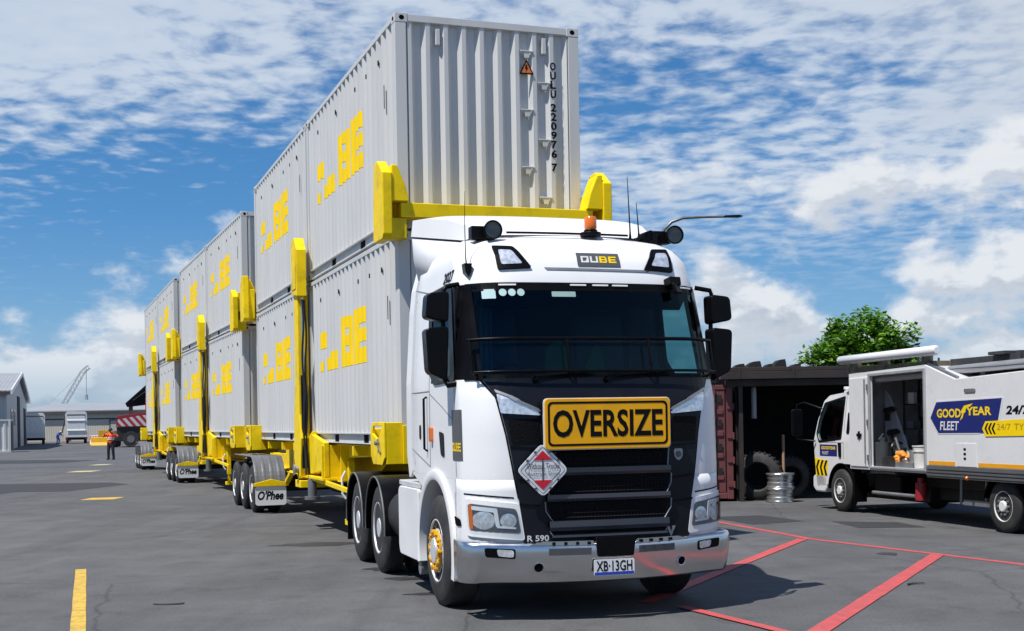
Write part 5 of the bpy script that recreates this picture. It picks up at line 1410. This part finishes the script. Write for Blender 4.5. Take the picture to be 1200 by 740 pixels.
gear('impact_wrench', 'small dark wrench hung above another on the pale panel of the truck bay', 'wrench', .62, 2.20, 1.80, gun, DIRTY)
def shelf(m):
    for z in (.0, .42, .84): m.box(-.16, .16, -.32, .32, z, z+.025)
    for y in (-.32, .30): m.box(-.16, -.13, y, y+.02, -.6, 1.2); m.box(.13, .16, y, y+.02, -.6, 1.2)
gear('steel_shelf', 'dark steel shelf unit at the back end of the open truck bay', 'shelf', .35, 2.78, 1.46, shelf, DIRTY, None)
rg_ = random.Random(9)
kinds = ['small grey box on the lowest board of the truck bay shelf', 'round dark can beside the small grey box on the bay shelf', 'pale folded rag pile on the middle board of the bay shelf', 'dark square case on the middle board of the bay shelf', 'pale small box at the top of the bay shelf']
for i, (dy, z, mt_) in enumerate(((-.18, 1.487, STEEL), (.12, 1.487, BLACK), (-.15, 1.907, RIMW), (.14, 1.907, BLACK), (.0, 2.327, RIMW))):
    def cs_(m):
        if i == 1: m.cyl((0, 0, 0), (0, 0, .2), .08, 14)
        else: m.box(-.1, .1, -.09, .09, 0, .13 + .03*i if i != 4 else .06); m.box(-.102, .102, -.092, .092, .05, .06)
    gear(['box', 'can', 'rag_bundle', 'case', 'box'][i], kinds[i], ['box', 'can', 'rag', 'case', 'box'][i], .36, 2.78+dy, z, cs_, mt_, None if i != 1 else 40)
# ------------------------------------------------------------------ open store behind the service truck
def steel_mat(n, c, **k): return mat(n, c, .55, var=.15, scale=2.5, **k)
RUST = steel_mat('maroon_steel', (.16, .05, .052), dirt=(.10, .03, .03), dirt_amt=.6, dscale=3)
BROWN = steel_mat('brown_steel', (.035, .026, .022), dirt=(.02, .015, .013), dirt_amt=.6)
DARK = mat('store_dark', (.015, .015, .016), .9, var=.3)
rc = thing('red_container', 'maroon shipping container with ribbed door edge beside the dark open store', 'container', (4.50, 26.4, 0), 0.02)
m = MB(); m.box(-2.44, -.06, .05, 6.0, .12, 2.36); m.build('body', RUST, rc, bevel=.01)
m = MB()
for x in (-2.44, -.13): m.box(x, x+.13, -.01, .13, .05, 2.40)
m.box(-2.30, -.13, .0, .1, 2.30, 2.40); m.box(-2.30, -.13, .0, .1, .06, .18); m.build('door_frame', RUST, rc, bevel=.01)
for i, x in enumerate((-1.85, -.6)):
    m = MB(); m.box(x-.55, x+.44, .015, .05, .19, 2.29)
    for z in (.5, .95, 1.4, 1.85): m.box(x-.5, x+.40, -.01, .015, z-.05, z+.05)
    do = m.build('door', RUST, rc, bevel=.006)
    for dx in (-.28, .22):
        b = MB(); b.cyl((x+dx, -.035, .15), (x+dx, -.035, 2.34), .02, 8); b.build('locking_bar', RUST, do)
for z in (.35, .85, 1.35, 1.95):
    m = MB(); m.box(-.12, .03, -.035, -.01, z-.045, z+.045); m.cyl((.01, -.03, z-.07), (.01, -.03, z+.07), .022, 8); m.build('hinge', RUST, rc)
for z in (.62, 1.12, 1.62, 2.12):
    m = MB(); m.box(-.36, -.22, -.013, -.008, z-.07, z+.07); m.build('lashing_recess', DARK, rc)
st = thing('open_store', 'dark open-fronted steel store with flat brown roof beside the maroon container', 'shed', (4.55, 26.3, 0), 0.02)
m = MB(); m.box(-.35, 6.6, -.25, 5.0, 2.66, 2.74); m.box(-.35, 6.6, -.27, -.05, 2.50, 2.655); m.box(-.2, 6.5, .0, .12, 2.36, 2.498)
for x in (0, 1.1, 2.2, 3.3, 4.4, 5.5): m.box(x, x+.06, -.285, -.272, 2.50, 2.74)
m.build('roof', BROWN, st, bevel=.01)
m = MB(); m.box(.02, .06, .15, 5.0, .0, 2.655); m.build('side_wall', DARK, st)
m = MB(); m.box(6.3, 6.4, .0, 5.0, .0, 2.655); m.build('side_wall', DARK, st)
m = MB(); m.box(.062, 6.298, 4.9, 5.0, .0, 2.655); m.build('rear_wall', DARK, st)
m = MB(); m.box(.06, .14, -.02, .10, .0, 2.36); m.build('post', BROWN, st)
rj = random.Random(3)
for i, (x, w, h) in enumerate(((.12, .22, .09), (.42, .30, .14), (.72, .14, .08), (.95, .26, .17), (1.28, .2, .07))):
    m = MB(); m.prism(rpoly([(x-w/2, 2.742), (x+w/2, 2.742), (x+w*.4, 2.742+h), (x-w*.1, 2.742+h*.9), (x-w*.4, 2.742+h*.5)], .02), 'y', .1, .5)
    o = m.build('scrap_bundle', DARK, None, bevel=.01); o.location = (4.55, 26.3, 0)
    tag(o, ['small dark scrap piece on the store roof close to the maroon container', 'wide dark scrap bundle on the store roof, second along', 'tiny dark scrap lump in the middle of the roof scraps', 'tallest dark scrap bundle on the flat store roof', 'low dark scrap piece at the end of the roof scraps'][i], 'scrap', 'dark scraps on the store roof')
def tyre_thing(label, loc, R, W, rot):
    t = MB(); prof = [(-W/2+.03, .55*R), (-W/2, .62*R), (-W/2, .82*R), (-W/2+.03, .94*R), (-W/2+.07, R), (W/2-.07, R), (W/2-.03, .94*R), (W/2, .82*R), (W/2, .62*R), (W/2-.03, .55*R), (W/2-.05, .60*R), (-W/2+.05, .60*R)]
    t.lathe(prof, (0, 0, 0), 'x', 36, closed=True)
    for i in range(30):
        a = 2*pi*i/30; t.obox((0, (R+.004)*cos(a), (R+.004)*sin(a)), (W*.8, .03, .03), Matrix.Rotation(a, 3, 'X'))
    o = t.build('tyre', RUBBER, None, smooth=35); o.location = loc; o.rotation_euler = rot
    return tag(o, label, 'tyre', 'spare tyres in the dark store')
tyre_thing('big dark tyre standing inside the store beside the maroon container', (5.04, 26.62, .50), .50, .30, (0, 0, 1.25))
tyre_thing('dark tyre leaning behind the pair of steel wheel rims', (5.72, 26.95, .46), .46, .28, (.0, -.2, 1.75))
tyre_thing('dark tyre set deepest in the store behind the others', (5.3, 28.1, .5), .50, .30, (0, 0, 1.45))
for k, lab in enumerate(('silver steel wheel rim resting on the asphalt under another rim', 'silver steel wheel rim stacked on top of another in front of the store')):
    r = MB(); r.lathe([(0, .20), (0, .285), (.012, .292), (.03, .288), (.038, .266), (.10, .264), (.115, .248), (.165, .248), (.18, .264), (.25, .266), (.258, .288), (.278, .292), (.29, .285), (.29, .272), (.27, .25), (.05, .225), (.04, .20)], (0, 0, 0), 'z', 40, closed=True)
    o = r.build('wheel_rim', mat('rim_steel', (.62, .62, .61), .28, .9, var=.1, dirt=(.2, .19, .17), dirt_amt=.3, dscale=6), None, smooth=30)
    o.location = (5.36 + .015*k, 26.0, .002 + .293*k); tag(o, lab, 'wheel rim', 'silver wheel rims stacked by the store')
p = MB(); p.cyl((0, 0, 0), (.02, .1, 1.35), .03, 10); o = p.build('timber_post', mat('raw_timber', (.36, .22, .13), .7, stretch=(20, 20, 2)), None, smooth=40); o.location = (5.56, 26.55, 0); tag(o, 'pale timber post standing upright behind the silver wheel rims', 'post')
p = MB(); p.cyl((0, 0, 0), (0, 0, .62), .055, 14); p.sphere((0, 0, .62), .055, 14, 8); o = p.build('hanging_tube', mat('tube_grey', (.35, .36, .38), .4), None, smooth=40); o.location = (4.98, 26.62, 1.70); tag(o, 'pale grey tube hanging under the roof in the dark store', 'tube')

# ------------------------------------------------------------------ tree
def leaf_mat():
    m = bpy.data.materials.new('leaf'); m.use_nodes = True; nt = m.node_tree; N = nt.nodes; L = nt.links; b = N['Principled BSDF']
    oi = N.new('ShaderNodeNewGeometry'); rp = N.new('ShaderNodeValToRGB')
    e = rp.color_ramp.elements; e[0].color = (.05, .14, .012, 1); e[1].color = (.26, .46, .04, 1)
    x = e.new(.55); x.color = (.12, .28, .022, 1)
    L.new(oi.outputs['Random Per Island'], rp.inputs[0]); L.new(rp.outputs[0], b.inputs['Base Color'])
    b.inputs['Roughness'].default_value = .42
    tl = N.new('ShaderNodeBsdfTranslucent'); L.new(rp.outputs[0], tl.inputs[0])
    mx = N.new('ShaderNodeMixShader'); mx.inputs[0].default_value = .25
    out = N['Material Output']; L.new(b.outputs[0], mx.inputs[1]); L.new(tl.outputs[0], mx.inputs[2]); L.new(mx.outputs[0], out.inputs[0])
    return m
def make_tree(label, x, y, h, r, seed):
    R = random.Random(seed); root = thing('tree', label, 'tree', (x, y, 0))
    t = MB(); t.tube([(0, 0, 0), (.08, .05, h*.22), (-.04, .0, h*.45), (.05, .0, h*.72)], [.26, .2, .15, .06], 10)
    tips = []
    for i in range(16):
        a = R.uniform(0, 2*pi); z0 = h*R.uniform(.28, .6); L_ = r*R.uniform(.35, .7); up = R.uniform(.1, .35)*h
        p1 = (L_*.5*cos(a), L_*.5*sin(a), z0 + up*.5); p2 = (L_*cos(a), L_*sin(a), min(h*.85, z0 + up)); t.tube([(0, 0, z0), p1, p2], [.08, .05, .02], 7); tips += [p1, p2]
    t.build('trunk', mat('bark', (.16, .12, .085), .85, bump=.5, bscale=18), root, smooth=50)
    c = MB(); cl = []
    for i in range(120):
        u = R.uniform(-1, 1); a = R.uniform(0, 2*pi); q = R.random()**.4
        s = sqrt(max(0, 1-u*u)); k = r*(.85 + .2*sin(3*a+seed) + .12*sin(5*a))
        cl.append((k*q*s*cos(a), k*q*s*sin(a), h*.64 + h*.34*q*u*(1.0 if u > 0 else .7), R.uniform(.28, .55)))
    for cx_, cy_, cz_, cr_ in cl:
        for j in range(150):
            d = Vector((R.gauss(0, 1), R.gauss(0, 1), R.gauss(0, .8))); d = d.normalized()*cr_*R.random()**.45
            p = Vector((cx_, cy_, cz_)) + d
            ax = Vector((R.uniform(-1, 1), R.uniform(-1, 1), R.uniform(-.4, .5))).normalized(); n = Vector((R.uniform(-.6, .6), R.uniform(-.6, .6), 1)).normalized()
            sd_ = ax.cross(n).normalized(); l = R.uniform(.17, .27); w = l*.30
            c.add([p, p+ax*l*.5+sd_*w, p+ax*l, p+ax*l*.5-sd_*w], [(0, 1, 2, 3)])
    c.build('crown', leaf_mat(), root, weld=0)
    return root
make_tree('bright green leafy tree rising behind the store and the service truck', 12.3, 45.0, 5.25, 2.05, 4)

# ------------------------------------------------------------------ street lamp behind the truck
sl = thing('street_lamp', 'tall street lamp with long curved arm showing above the truck cab', 'lamp', (4.62, 40, 0))
m = MB(); pts = [(0, 0, 0), (0, 0, 6.8), (.03, 0, 7.25), (.15, 0, 7.6), (.4, 0, 7.85), (.75, 0, 7.97), (1.3, 0, 7.99), (2.1, 0, 7.99)]
m.tube(pts, [.09, .065, .06, .055, .05, .045, .04, .035], 10); m.build('pole', mat('galvanised', (.16, .17, .18), .4, .5), sl, smooth=50)
m = MB(); m.prism(rpoly([(2.0, 7.97), (2.05, 8.02), (2.5, 8.03), (2.62, 7.99), (2.5, 7.96)], .01), 'y', -.09, .09); m.build('lamp_head', BLACK, sl, bevel=.01)

# ------------------------------------------------------------------ far left: sheds, trucks, people, lifter
def cladding(name, c, sc=6.0):
    m = mat(name, c, .5, var=.08, scale=.3); nt = m.node_tree; N = nt.nodes; L = nt.links; b = N['Principled BSDF']
    tc = N.new('ShaderNodeTexCoord'); wv = N.new('ShaderNodeTexWave'); wv.inputs['Scale'].default_value = sc/6.28; wv.bands_direction = 'X'
    L.new(tc.outputs['Object'], wv.inputs['Vector']); bp = N.new('ShaderNodeBump'); bp.inputs['Strength'].default_value = .5; bp.inputs['Distance'].default_value = .05
    L.new(wv.outputs[1], bp.inputs['Height']); L.new(bp.outputs[0], b.inputs['Normal']); return m
CREAM = cladding('cream_cladding', (.50, .47, .41)); ROOFG = cladding('grey_roofing', (.30, .31, .33)); SHEDG = cladding('pale_cladding', (.45, .47, .49)); GUT = mat('gutter_dark', (.06, .055, .055), .6)
wb = thing('warehouse', 'long low cream warehouse with grey roof across the end of the yard', 'building', (-44, 185, 0), .02)
m = MB(); m.box(-27, 25, 0, 30, .0, 4.0); m.build('wall', CREAM, wb)
m = MB(); m.prism([(-.6, 4.42), (15, 5.75), (30.6, 4.42), (30.6, 4.3), (15, 5.6), (-.6, 4.3)], 'x', -27.3, 25.3); m.build('roof', ROOFG, wb)
m = MB(); m.box(-27.2, 25.2, -.65, -.45, 4.0, 4.28); m.build('gutter', GUT, wb)
m = MB(); m.box(-27.1, 25.1, -.04, .0, 3.1, 3.28); m.build('rail_trim', GUT, wb)
for x, w in ((-14, 4), (2, 4.5), (12, 4)):
    m = MB(); m.box(x, x+w, -.06, -.01, .0, 2.9); do = m.build('roller_door', mat('door_buff', (.42, .40, .36), .5), wb)
    m = MB(); m.box(x-.15, x+w+.15, -.09, -.07, 2.9, 3.05); m.box(x-.15, x, -.09, -.07, 0, 2.9); m.box(x+w, x+w+.15, -.09, -.07, 0, 2.9); m.build('door_frame', GUT, do)
for x in (-20, -8, 8, 18):
    m = MB(); m.box(x, x+.12, -.2, -.1, .0, 4.0); m.build('downpipe', GUT, wb)
gs = thing('gabled_shed', 'grey gabled metal shed with bright bargeboard at the yard edge', 'shed', (-43.4, 110, 0), .33)
EZ, RZ = 5.0, 7.45
m = MB(); m.prism([(0, 0), (49.6, 0), (49.6, EZ), (24.8, RZ), (0, EZ)], 'x', -40, .0); m.build('wall', SHEDG, gs)
m = MB(); m.prism([(-.5, EZ-.02), (24.8, RZ+.05), (50.1, EZ-.02), (50.1, EZ+.14), (24.8, RZ+.22), (-.5, EZ+.14)], 'x', -40.5, .35); m.build('roof', ROOFG, gs)
m = MB(); m.prism([(-.6, EZ-.18), (24.8, RZ-.05), (50.2, EZ-.18), (50.2, EZ+.22), (24.8, RZ+.32), (-.6, EZ+.22)], 'x', .36, .48); m.build('bargeboard_trim', RIMW, gs)
m = MB(); m.box(-40.4, .3, -.62, -.505, EZ-.22, EZ+.05); m.build('gutter', GUT, gs)
for y0, y1, z1 in ((21, 27, 5.2), (38, 44, 4.2)):
    m = MB(); m.box(.01, .06, y0, y1, .0, z1); m.build('doorway', DARK, gs)
for y0 in (7, 13):
    m = MB(); m.box(.01, .05, y0, y0+3.2, 2.2, 3.7); m.build('window', mat('window_dark', (.05, .07, .08), .15), gs)
wc = thing('white_container', 'white ribbed container with dark end standing in front of the gabled shed', 'container', (-44.6, 100, 0), .3)
m = MB(); pr = corr(0, 5.0, .45, .15, .08, .07); m.grid([[(x, -d, z) for x, d in pr] for z in (.12, 2.5)]); m.box(0, 5.0, .02, 2.3, .1, 2.52); m.build('body', CWHITE, wc)
m = MB(); m.box(4.9, 5.06, -.12, 2.4, .0, 2.62); m.box(-.05, .08, -.12, .0, 0, 2.6); m.box(.08, 4.9, -.12, .0, 2.48, 2.6); m.box(.08, 4.9, -.12, .0, .0, .12); m.build('frame', CWHITE, wc)
m = MB(); m.box(5.065, 5.1, .1, 2.2, .15, 2.45); m.build('end_door', GUT, wc)
lt = thing('lean_to', 'dark lean-to roof over the white container by the gabled shed', 'shelter', (-50.2, 104.5, 0), .3)
m = MB(); m.prism([(0, 4.0), (3, 3.5), (3, 3.35), (0, 3.85)], 'x', -5, 6.6); m.build('roof', GUT, lt)
for x in (-4.8, 6.3):
    m = MB(); m.box(x, x+.15, 2.7, 2.85, 0, 3.4); m.build('post', GUT, lt)
m = MB(); m.box(-5, 6.4, 2.6, 2.69, 1.2, 3.4); m.build('screen', DARK, lt)
VANW = mat('far_white', (.74, .75, .77), .35, var=.03)
def far_truck(label, x, y, rz, hh, visor):
    r = thing('parked_truck', label, 'truck', (x, y, 0), rz, 'white trucks parked across the yard')
    m = MB(); m.prism(rpoly([(-1.25, .75), (1.25, .75), (1.24, hh-.25), (1.05, hh), (-1.05, hh), (-1.24, hh-.25)], .12), 'y', .0, 7.5); m.build('body', VANW, r, bevel=.06)
    m = MB(); m.box(-1.0, 1.0, -.04, -.005, 1.2, hh-.55); m.build('rear_panel', mat('far_panel', (.72, .75, .78), .3), r, bevel=.05)
    if visor:
        for z in (1.55, 2.75): 
            q = MB(); q.prism([(-.12, z), (0, z), (0, z+.22), (-.04, z+.22)], 'x', -1.05, 1.05); q.build('moulded_trim', VANW, r, bevel=.02)
    m = MB(); m.box(-1.05, 1.05, -.05, -.01, hh-.42, hh-.33); m.build('top_groove', GUT, r)
    m = MB(); m.box(-1.26, 1.26, -.06, .1, .50, .74); m.build('bumper', BLACK, r, bevel=.03)
    m = MB(); m.box(-.9, .9, .3, 7.2, .45, .74); m.build('chassis', DIRTY, r)
    for sx in (-1, 1):
        for y_ in (1.3, 6.2):
            w = MB(); w.lathe([(-.15, .0), (-.15, .42), (-.1, .48), (.1, .48), (.15, .42), (.15, 0)], (sx*1.05, y_, .48), 'x', 20); w.build('wheel', RUBBER, r, smooth=40)
        w = MB(); w.box(sx*1.1-.1, sx*1.1+.1, -.075, -.061, .56, .68); w.build('tail_light', RED, r)
    return r
far_truck('white box truck with flat pale back parked near the gabled shed', -57.9, 155, .36, 3.75, False)
far_truck('white truck with ridged moulded back parked beside a worker in blue', -52.8, 155, .335, 3.85, True)
# small red and white barrier boards, yellow barriers
def barrier(label, x, y, w, h, mt, striped=False):
    r = thing('barrier', label, 'barrier', (x, y, 0), .03)
    m = MB(); m.prism([(-.3, 0), (.3, 0), (.14, h*.4), (.10, h), (-.10, h), (-.14, h*.4)], 'x', -w/2, w/2); m.build('body', mt, r, bevel=.04)
    if striped:
        for i in range(5):
            s = MB(); x0 = -w/2 + w*i/5; s.prism([(x0, h*.55), (x0+w*.1, h*.55), (x0+w*.18, h*.95), (x0+w*.08, h*.95)], 'y', -.32, -.31); s.build('red_stripe', RED, r)
BARY = mat('barrier_yellow', (.78, .42, .01), .45)
barrier('long yellow barrier on the yard behind the worker in orange', -42.2, 132, 2.5, .85, BARY)
barrier('ochre yellow barrier standing behind a longer yellow one', -44.2, 139, 1.5, 1.6, mat('barrier_ochre', (.50, .28, .01), .5))
barrier('red and white striped barrier next to the yellow barriers', -46.4, 142, .9, 1.0, RIMW, True)
mp = MB(); mp.cyl((0, 0, 0), (.45, 0, 1.9), .09, 8); mp.sphere((.5, 0, 2.05), .2); o = mp.build('tilted_jib', GUT, None); o.location = (-55.6, 158, 1.3); tag(o, 'dark tilted jib between the two parked white trucks', 'jib')

# container lifter
CHEV = bpy.data.materials.new('chevron'); CHEV.use_nodes = True
_n = CHEV.node_tree.nodes; _l = CHEV.node_tree.links
_tc = _n.new('ShaderNodeTexCoord'); _mp = _n.new('ShaderNodeMapping'); _mp.inputs['Rotation'].default_value = (0, radians(40), 0); _wv = _n.new('ShaderNodeTexWave'); _wv.inputs['Scale'].default_value = .62
_rp = _n.new('ShaderNodeValToRGB'); _rp.color_ramp.interpolation = 'CONSTANT'; _rp.color_ramp.elements[0].color = (.36, .02, .03, 1); _rp.color_ramp.elements[1].color = (.55, .53, .53, 1); _rp.color_ramp.elements[1].position = .5
_l.new(_tc.outputs['Object'], _mp.inputs[0]); _l.new(_mp.outputs[0], _wv.inputs[0]); _l.new(_wv.outputs[0], _rp.inputs[0]); _l.new(_rp.outputs[0], _n['Principled BSDF'].inputs['Base Color'])
LRED = mat('lifter_red', (.26, .015, .028), .45)
cl = thing('container_lifter', 'red container lifter with striped counterweight and black raised boom', 'lifter', (-35.2, 118, 0), .25)
m = MB(); m.box(-1.25, 2.2, .0, 6.0, .55, 1.85); m.build('chassis', DIRTY, cl, bevel=.05)
m = MB(); m.prism(rpoly([(-1.3, 1.86), (2.2, 1.86), (2.2, 3.2), (.9, 3.15), (-1.2, 2.85)], .08), 'y', -.1, 2.0); m.build('counterweight', LRED, cl, bevel=.05)
m = MB(); m.prism([(-1.2, 1.92), (2.1, 1.92), (2.1, 2.95), (.9, 2.9), (-1.1, 2.55)], 'y', -.16, -.155); m.build('chevron_stripe', CHEV, cl)
m = MB(); m.box(-1.1, 2.2, 2.02, 5.5, 1.86, 2.9); m.build('engine_cover', LRED, cl, bevel=.05)
for sx in (-1.45, 1.7):
    for y in (.9, 5.4):
        w = MB(); w.lathe([(-.3, 0), (-.3, .6), (-.22, .75), (.22, .75), (.3, .6), (.3, 0)], (sx, y, .75), 'x', 26); wo = w.build('wheel', RUBBER, cl, smooth=40)
        w = MB(); w.lathe([(-.31, 0), (-.31, .34), (-.305, .36)], (sx, y, .75), 'x', 20); w.build('rim', LRED, wo, smooth=40)
m = MB(); m.cyl((.0, -.02, .75), (.0, -.25, .75), .72, 28); wo = m.build('wheel', RUBBER, cl, smooth=40)
m = MB(); m.cyl((.0, -.26, .75), (.0, -.28, .75), .34, 22); m.build('rim', GREYP, wo)
m = MB(); m.prism([(-.5, 4.05), (1.5, 5.85), (5.0, 9.0), (5.0, 6.6), (1.5, 3.9), (-.35, 3.7)], 'y', 1.0, 2.0); bo_ = m.build('boom', BLACK, cl, bevel=.04)
m = MB(); m.bar((.2, .97, 4.3), (1.3, .97, 5.1), .03, .5, (0, 1, 0)); m.build('boom_panel', GREYP, bo_)
m = MB(); m.box(1.3, 2.6, .4, 2.4, 3.2, 4.5); m.build('cab', LRED, cl, bevel=.06)
m = MB(); m.box(1.5, 2.4, .35, .39, 3.4, 4.3); m.build('cab_window', MATS['window_dark'], cl)
m = MB(); m.box(-.2, .15, 1.1, 1.9, 2.9, 3.9); m.build('boom_post', GUT, cl)

# distant lattice crane
cr = thing('mobile_crane', 'distant grey lattice boom of a crane above the warehouse roof', 'crane', (-100.4, 300, 0), .0)
def lattice(m, p, q, w, k=14):
    p, q = Vector(p), Vector(q); d = (q-p); n = Vector((-d.z, 0, d.x)).normalized()*w/2; s = Vector((0, w/2, 0)); C = [n+s, n-s, -n-s, -n+s]
    for c in C: m.bar(p+c, q+c, .10, .10)
    for i in range(k):
        a, b_ = p+d*i/k, p+d*(i+1)/k
        for j in range(4): m.bar(a+C[j], b_+C[(j+1) % 4], .05, .05)
CRG = mat('crane_grey', (.34, .38, .43), .5)
m = MB(); lattice(m, (-7.4, 0, 3.0), (0, 0, 15.2), .9); m.build('lattice_boom', CRG, cr)
m = MB(); lattice(m, (0, 0, 15.2), (1.4, 0, 16.3), .8, 3); m.build('fly_lattice', CRG, cr)
m = MB(); m.cyl((.7, 0, 15.8), (.7, 0, 9.6), .07, 6); m.box(.45, .95, -.3, .3, 8.6, 9.8); m.build('hook_line', CRG, cr)
m = MB(); m.bar((-11, 0, 5), (0, 0, 15.4), .05, .05); m.build('pendant_line', CRG, cr)
m = MB(); m.box(-9, -2, -1.5, 1.5, 1.2, 3.6); m.build('house', CRG, cr)
m = MB(); m.box(-10, 0, -2, 2, 0, 1.2); m.build('track_base', GUT, cr)
# ------------------------------------------------------------------ people
SKIN = mat('skin', (.36, .20, .13), .55)
def limb(m, pts, rs, n=12): m.tube(pts, rs, n); [m.sphere(p, r, 10, 8) for p, r in zip(pts, rs)]
def remesh(o, v=.018):
    md = o.modifiers.new('remesh', 'REMESH'); md.mode = 'VOXEL'; md.voxel_size = v; md.use_smooth_shade = True
    sm = o.modifiers.new('smooth', 'SMOOTH'); sm.iterations = 4; sm.factor = .5
def figure(label, loc, rz, pose, top, legs, hat, group=None, sc=1.0):
    r = thing('person', label, 'person', loc, rz, group)
    P = pose
    b = MB()
    limb(b, [P['pel'], P['wai'], P['che'], P['neck']], [.14, .13, .165, .06])
    b.sphere(P['head'], .098, 14, 12, (.88, 1.0, 1.18)); limb(b, [P['neck'], P['head']], [.055, .06])
    hx = Vector(P['head']); fd = Vector(P.get('face', (0, -1, 0)))
    b.sphere(hx + fd*.10 + Vector((0, 0, -.02)), .022); b.sphere(hx + Vector((.085, 0, -.01)), .025); b.sphere(hx + Vector((-.085, 0, -.01)), .025); b.sphere(hx + fd*.075 + Vector((0, 0, -.07)), .035)
    for s in ('l', 'r'):
        limb(b, [P['sh'+s], P['el'+s], P['wr'+s]], [.062, .048, .036])
        w, h = Vector(P['wr'+s]), Vector(P['ha'+s]); d = (h-w).normalized(); sd = d.cross(Vector((0, 1, .1))).normalized()
        limb(b, [w, w+d*.09], [.034, .040])
        for k, L_ in enumerate((.075, .088, .08, .062)): 
            o_ = sd*(k-1.5)*.019; limb(b, [w+d*.09+o_, w+d*(.09+L_*.6)+o_, w+d*(.09+L_)+o_+Vector((0, .012, -.01))], [.010, .009, .008], 6)
        limb(b, [w+d*.03, w+d*.07+sd*.045, w+d*.10+sd*.05], [.013, .011, .009], 6)
        limb(b, [P['hi'+s], P['kn'+s], P['an'+s]], [.09, .062, .045]); a = Vector(P['an'+s]); limb(b, [a+Vector((0, .05, -.045)), a+Vector((0, -.16, -.05))], [.05, .04])
    bo = b.build('body', SKIN, r, weld=0); remesh(bo)
    t = MB(); limb(t, [Vector(P['pel'])+Vector((0, 0, .06)), P['wai'], P['che'], Vector(P['neck'])-Vector((0, 0, .06))], [.165, .16, .195, .11])
    for s in ('l', 'r'): limb(t, [P['sh'+s], P['el'+s]], [.085, .068])
    to = t.build(top[0], top[1], r, weld=0); remesh(to, .022)
    if top[2]:
        for z in (.02, .14):
            q = MB(); c = Vector(P['wai']) + (Vector(P['che'])-Vector(P['wai']))*(.2+z*3); q.lathe([(-.025, .19), (.025, .19)], tuple(c), 'z', 20); q.build('reflective_band', RIMW, to)
    l = MB()
    for s in ('l', 'r'): limb(l, [P['hi'+s], P['kn'+s], Vector(P['an'+s])+Vector((0, 0, .02))], [.115, .085, .07])
    limb(l, [Vector(P['pel'])+Vector((-.06, 0, .04)), Vector(P['pel'])+Vector((.06, 0, .04))], [.145, .145]); lo = l.build('trousers', legs, r, weld=0); remesh(lo, .022)
    for s in ('l', 'r'):
        a = Vector(P['an'+s]); q = MB(); limb(q, [a+Vector((0, .055, -.04)), a+Vector((0, -.06, -.04)), a+Vector((0, -.17, -.05))], [.062, .06, .048]); q.box(a.x-.05, a.x+.05, a.y-.21, a.y+.10, a.z-.098, a.z-.07); so = q.build('boot', BLACK, r, weld=0)
    h = MB(); h.sphere(hx + Vector((0, 0, .03)), .118, 16, 10, (.95, 1.08, 1.0)); h.sphere(hx + fd*.08 + Vector((0, 0, .035)), .11, 14, 6, (.9, 1.0, .12)); h.build('hat', hat, r, smooth=60)
    r.scale = (sc, sc, sc)
    return r
up = dict(pel=(0, 0, .92), wai=(0, 0, 1.08), che=(0, .01, 1.30), neck=(0, .01, 1.50), head=(0, -.02, 1.63),
          shl=(-.19, .0, 1.41), ell=(-.40, -.08, 1.30), wrl=(-.22, -.20, 1.50), hal=(-.10, -.22, 1.60),
          shr=(.19, .0, 1.41), elr=(.40, -.08, 1.30), wrr=(.22, -.20, 1.50), har=(.10, -.22, 1.60),
          hil=(-.10, 0, .90), knl=(-.13, -.02, .50), anl=(-.15, .02, .10), hir=(.10, 0, .90), knr=(.12, -.02, .50), anr=(.14, .02, .10))
OV = mat('hi_vis_orange', (.95, .10, .015), .7, var=.1)
figure('person in an orange vest and dark trousers standing alone, hands raised to the face', (-22.36, 71.2, 0), .0, up, ('orange_vest', OV, True), mat('dark_cloth', (.015, .015, .02), .8), mat('dark_hat', (.03, .03, .035), .7))
bend = dict(pel=(0, .1, .90), wai=(0, .04, 1.04), che=(0, -.14, 1.22), neck=(0, -.28, 1.36), head=(0, -.38, 1.42),
            shl=(-.19, -.2, 1.30), ell=(-.30, -.30, 1.05), wrl=(-.20, -.48, .92), hal=(-.16, -.58, .88), shr=(.19, -.2, 1.30), elr=(.30, -.30, 1.05), wrr=(.20, -.48, .92), har=(.16, -.58, .88),
            hil=(-.10, .1, .88), knl=(-.14, -.02, .50), anl=(-.20, .06, .10), hir=(.10, .1, .88), knr=(.20, .0, .50), anr=(.28, .14, .10))
figure('person in blue work clothes leaning forward beside a parked white truck', (-53.6, 151, 0), 1.2, bend, ('blue_shirt', mat('blue_cloth', (.05, .09, .38), .8), False), mat('blue_trousers', (.035, .06, .26), .8), mat('pale_hat', (.6, .6, .6), .6))
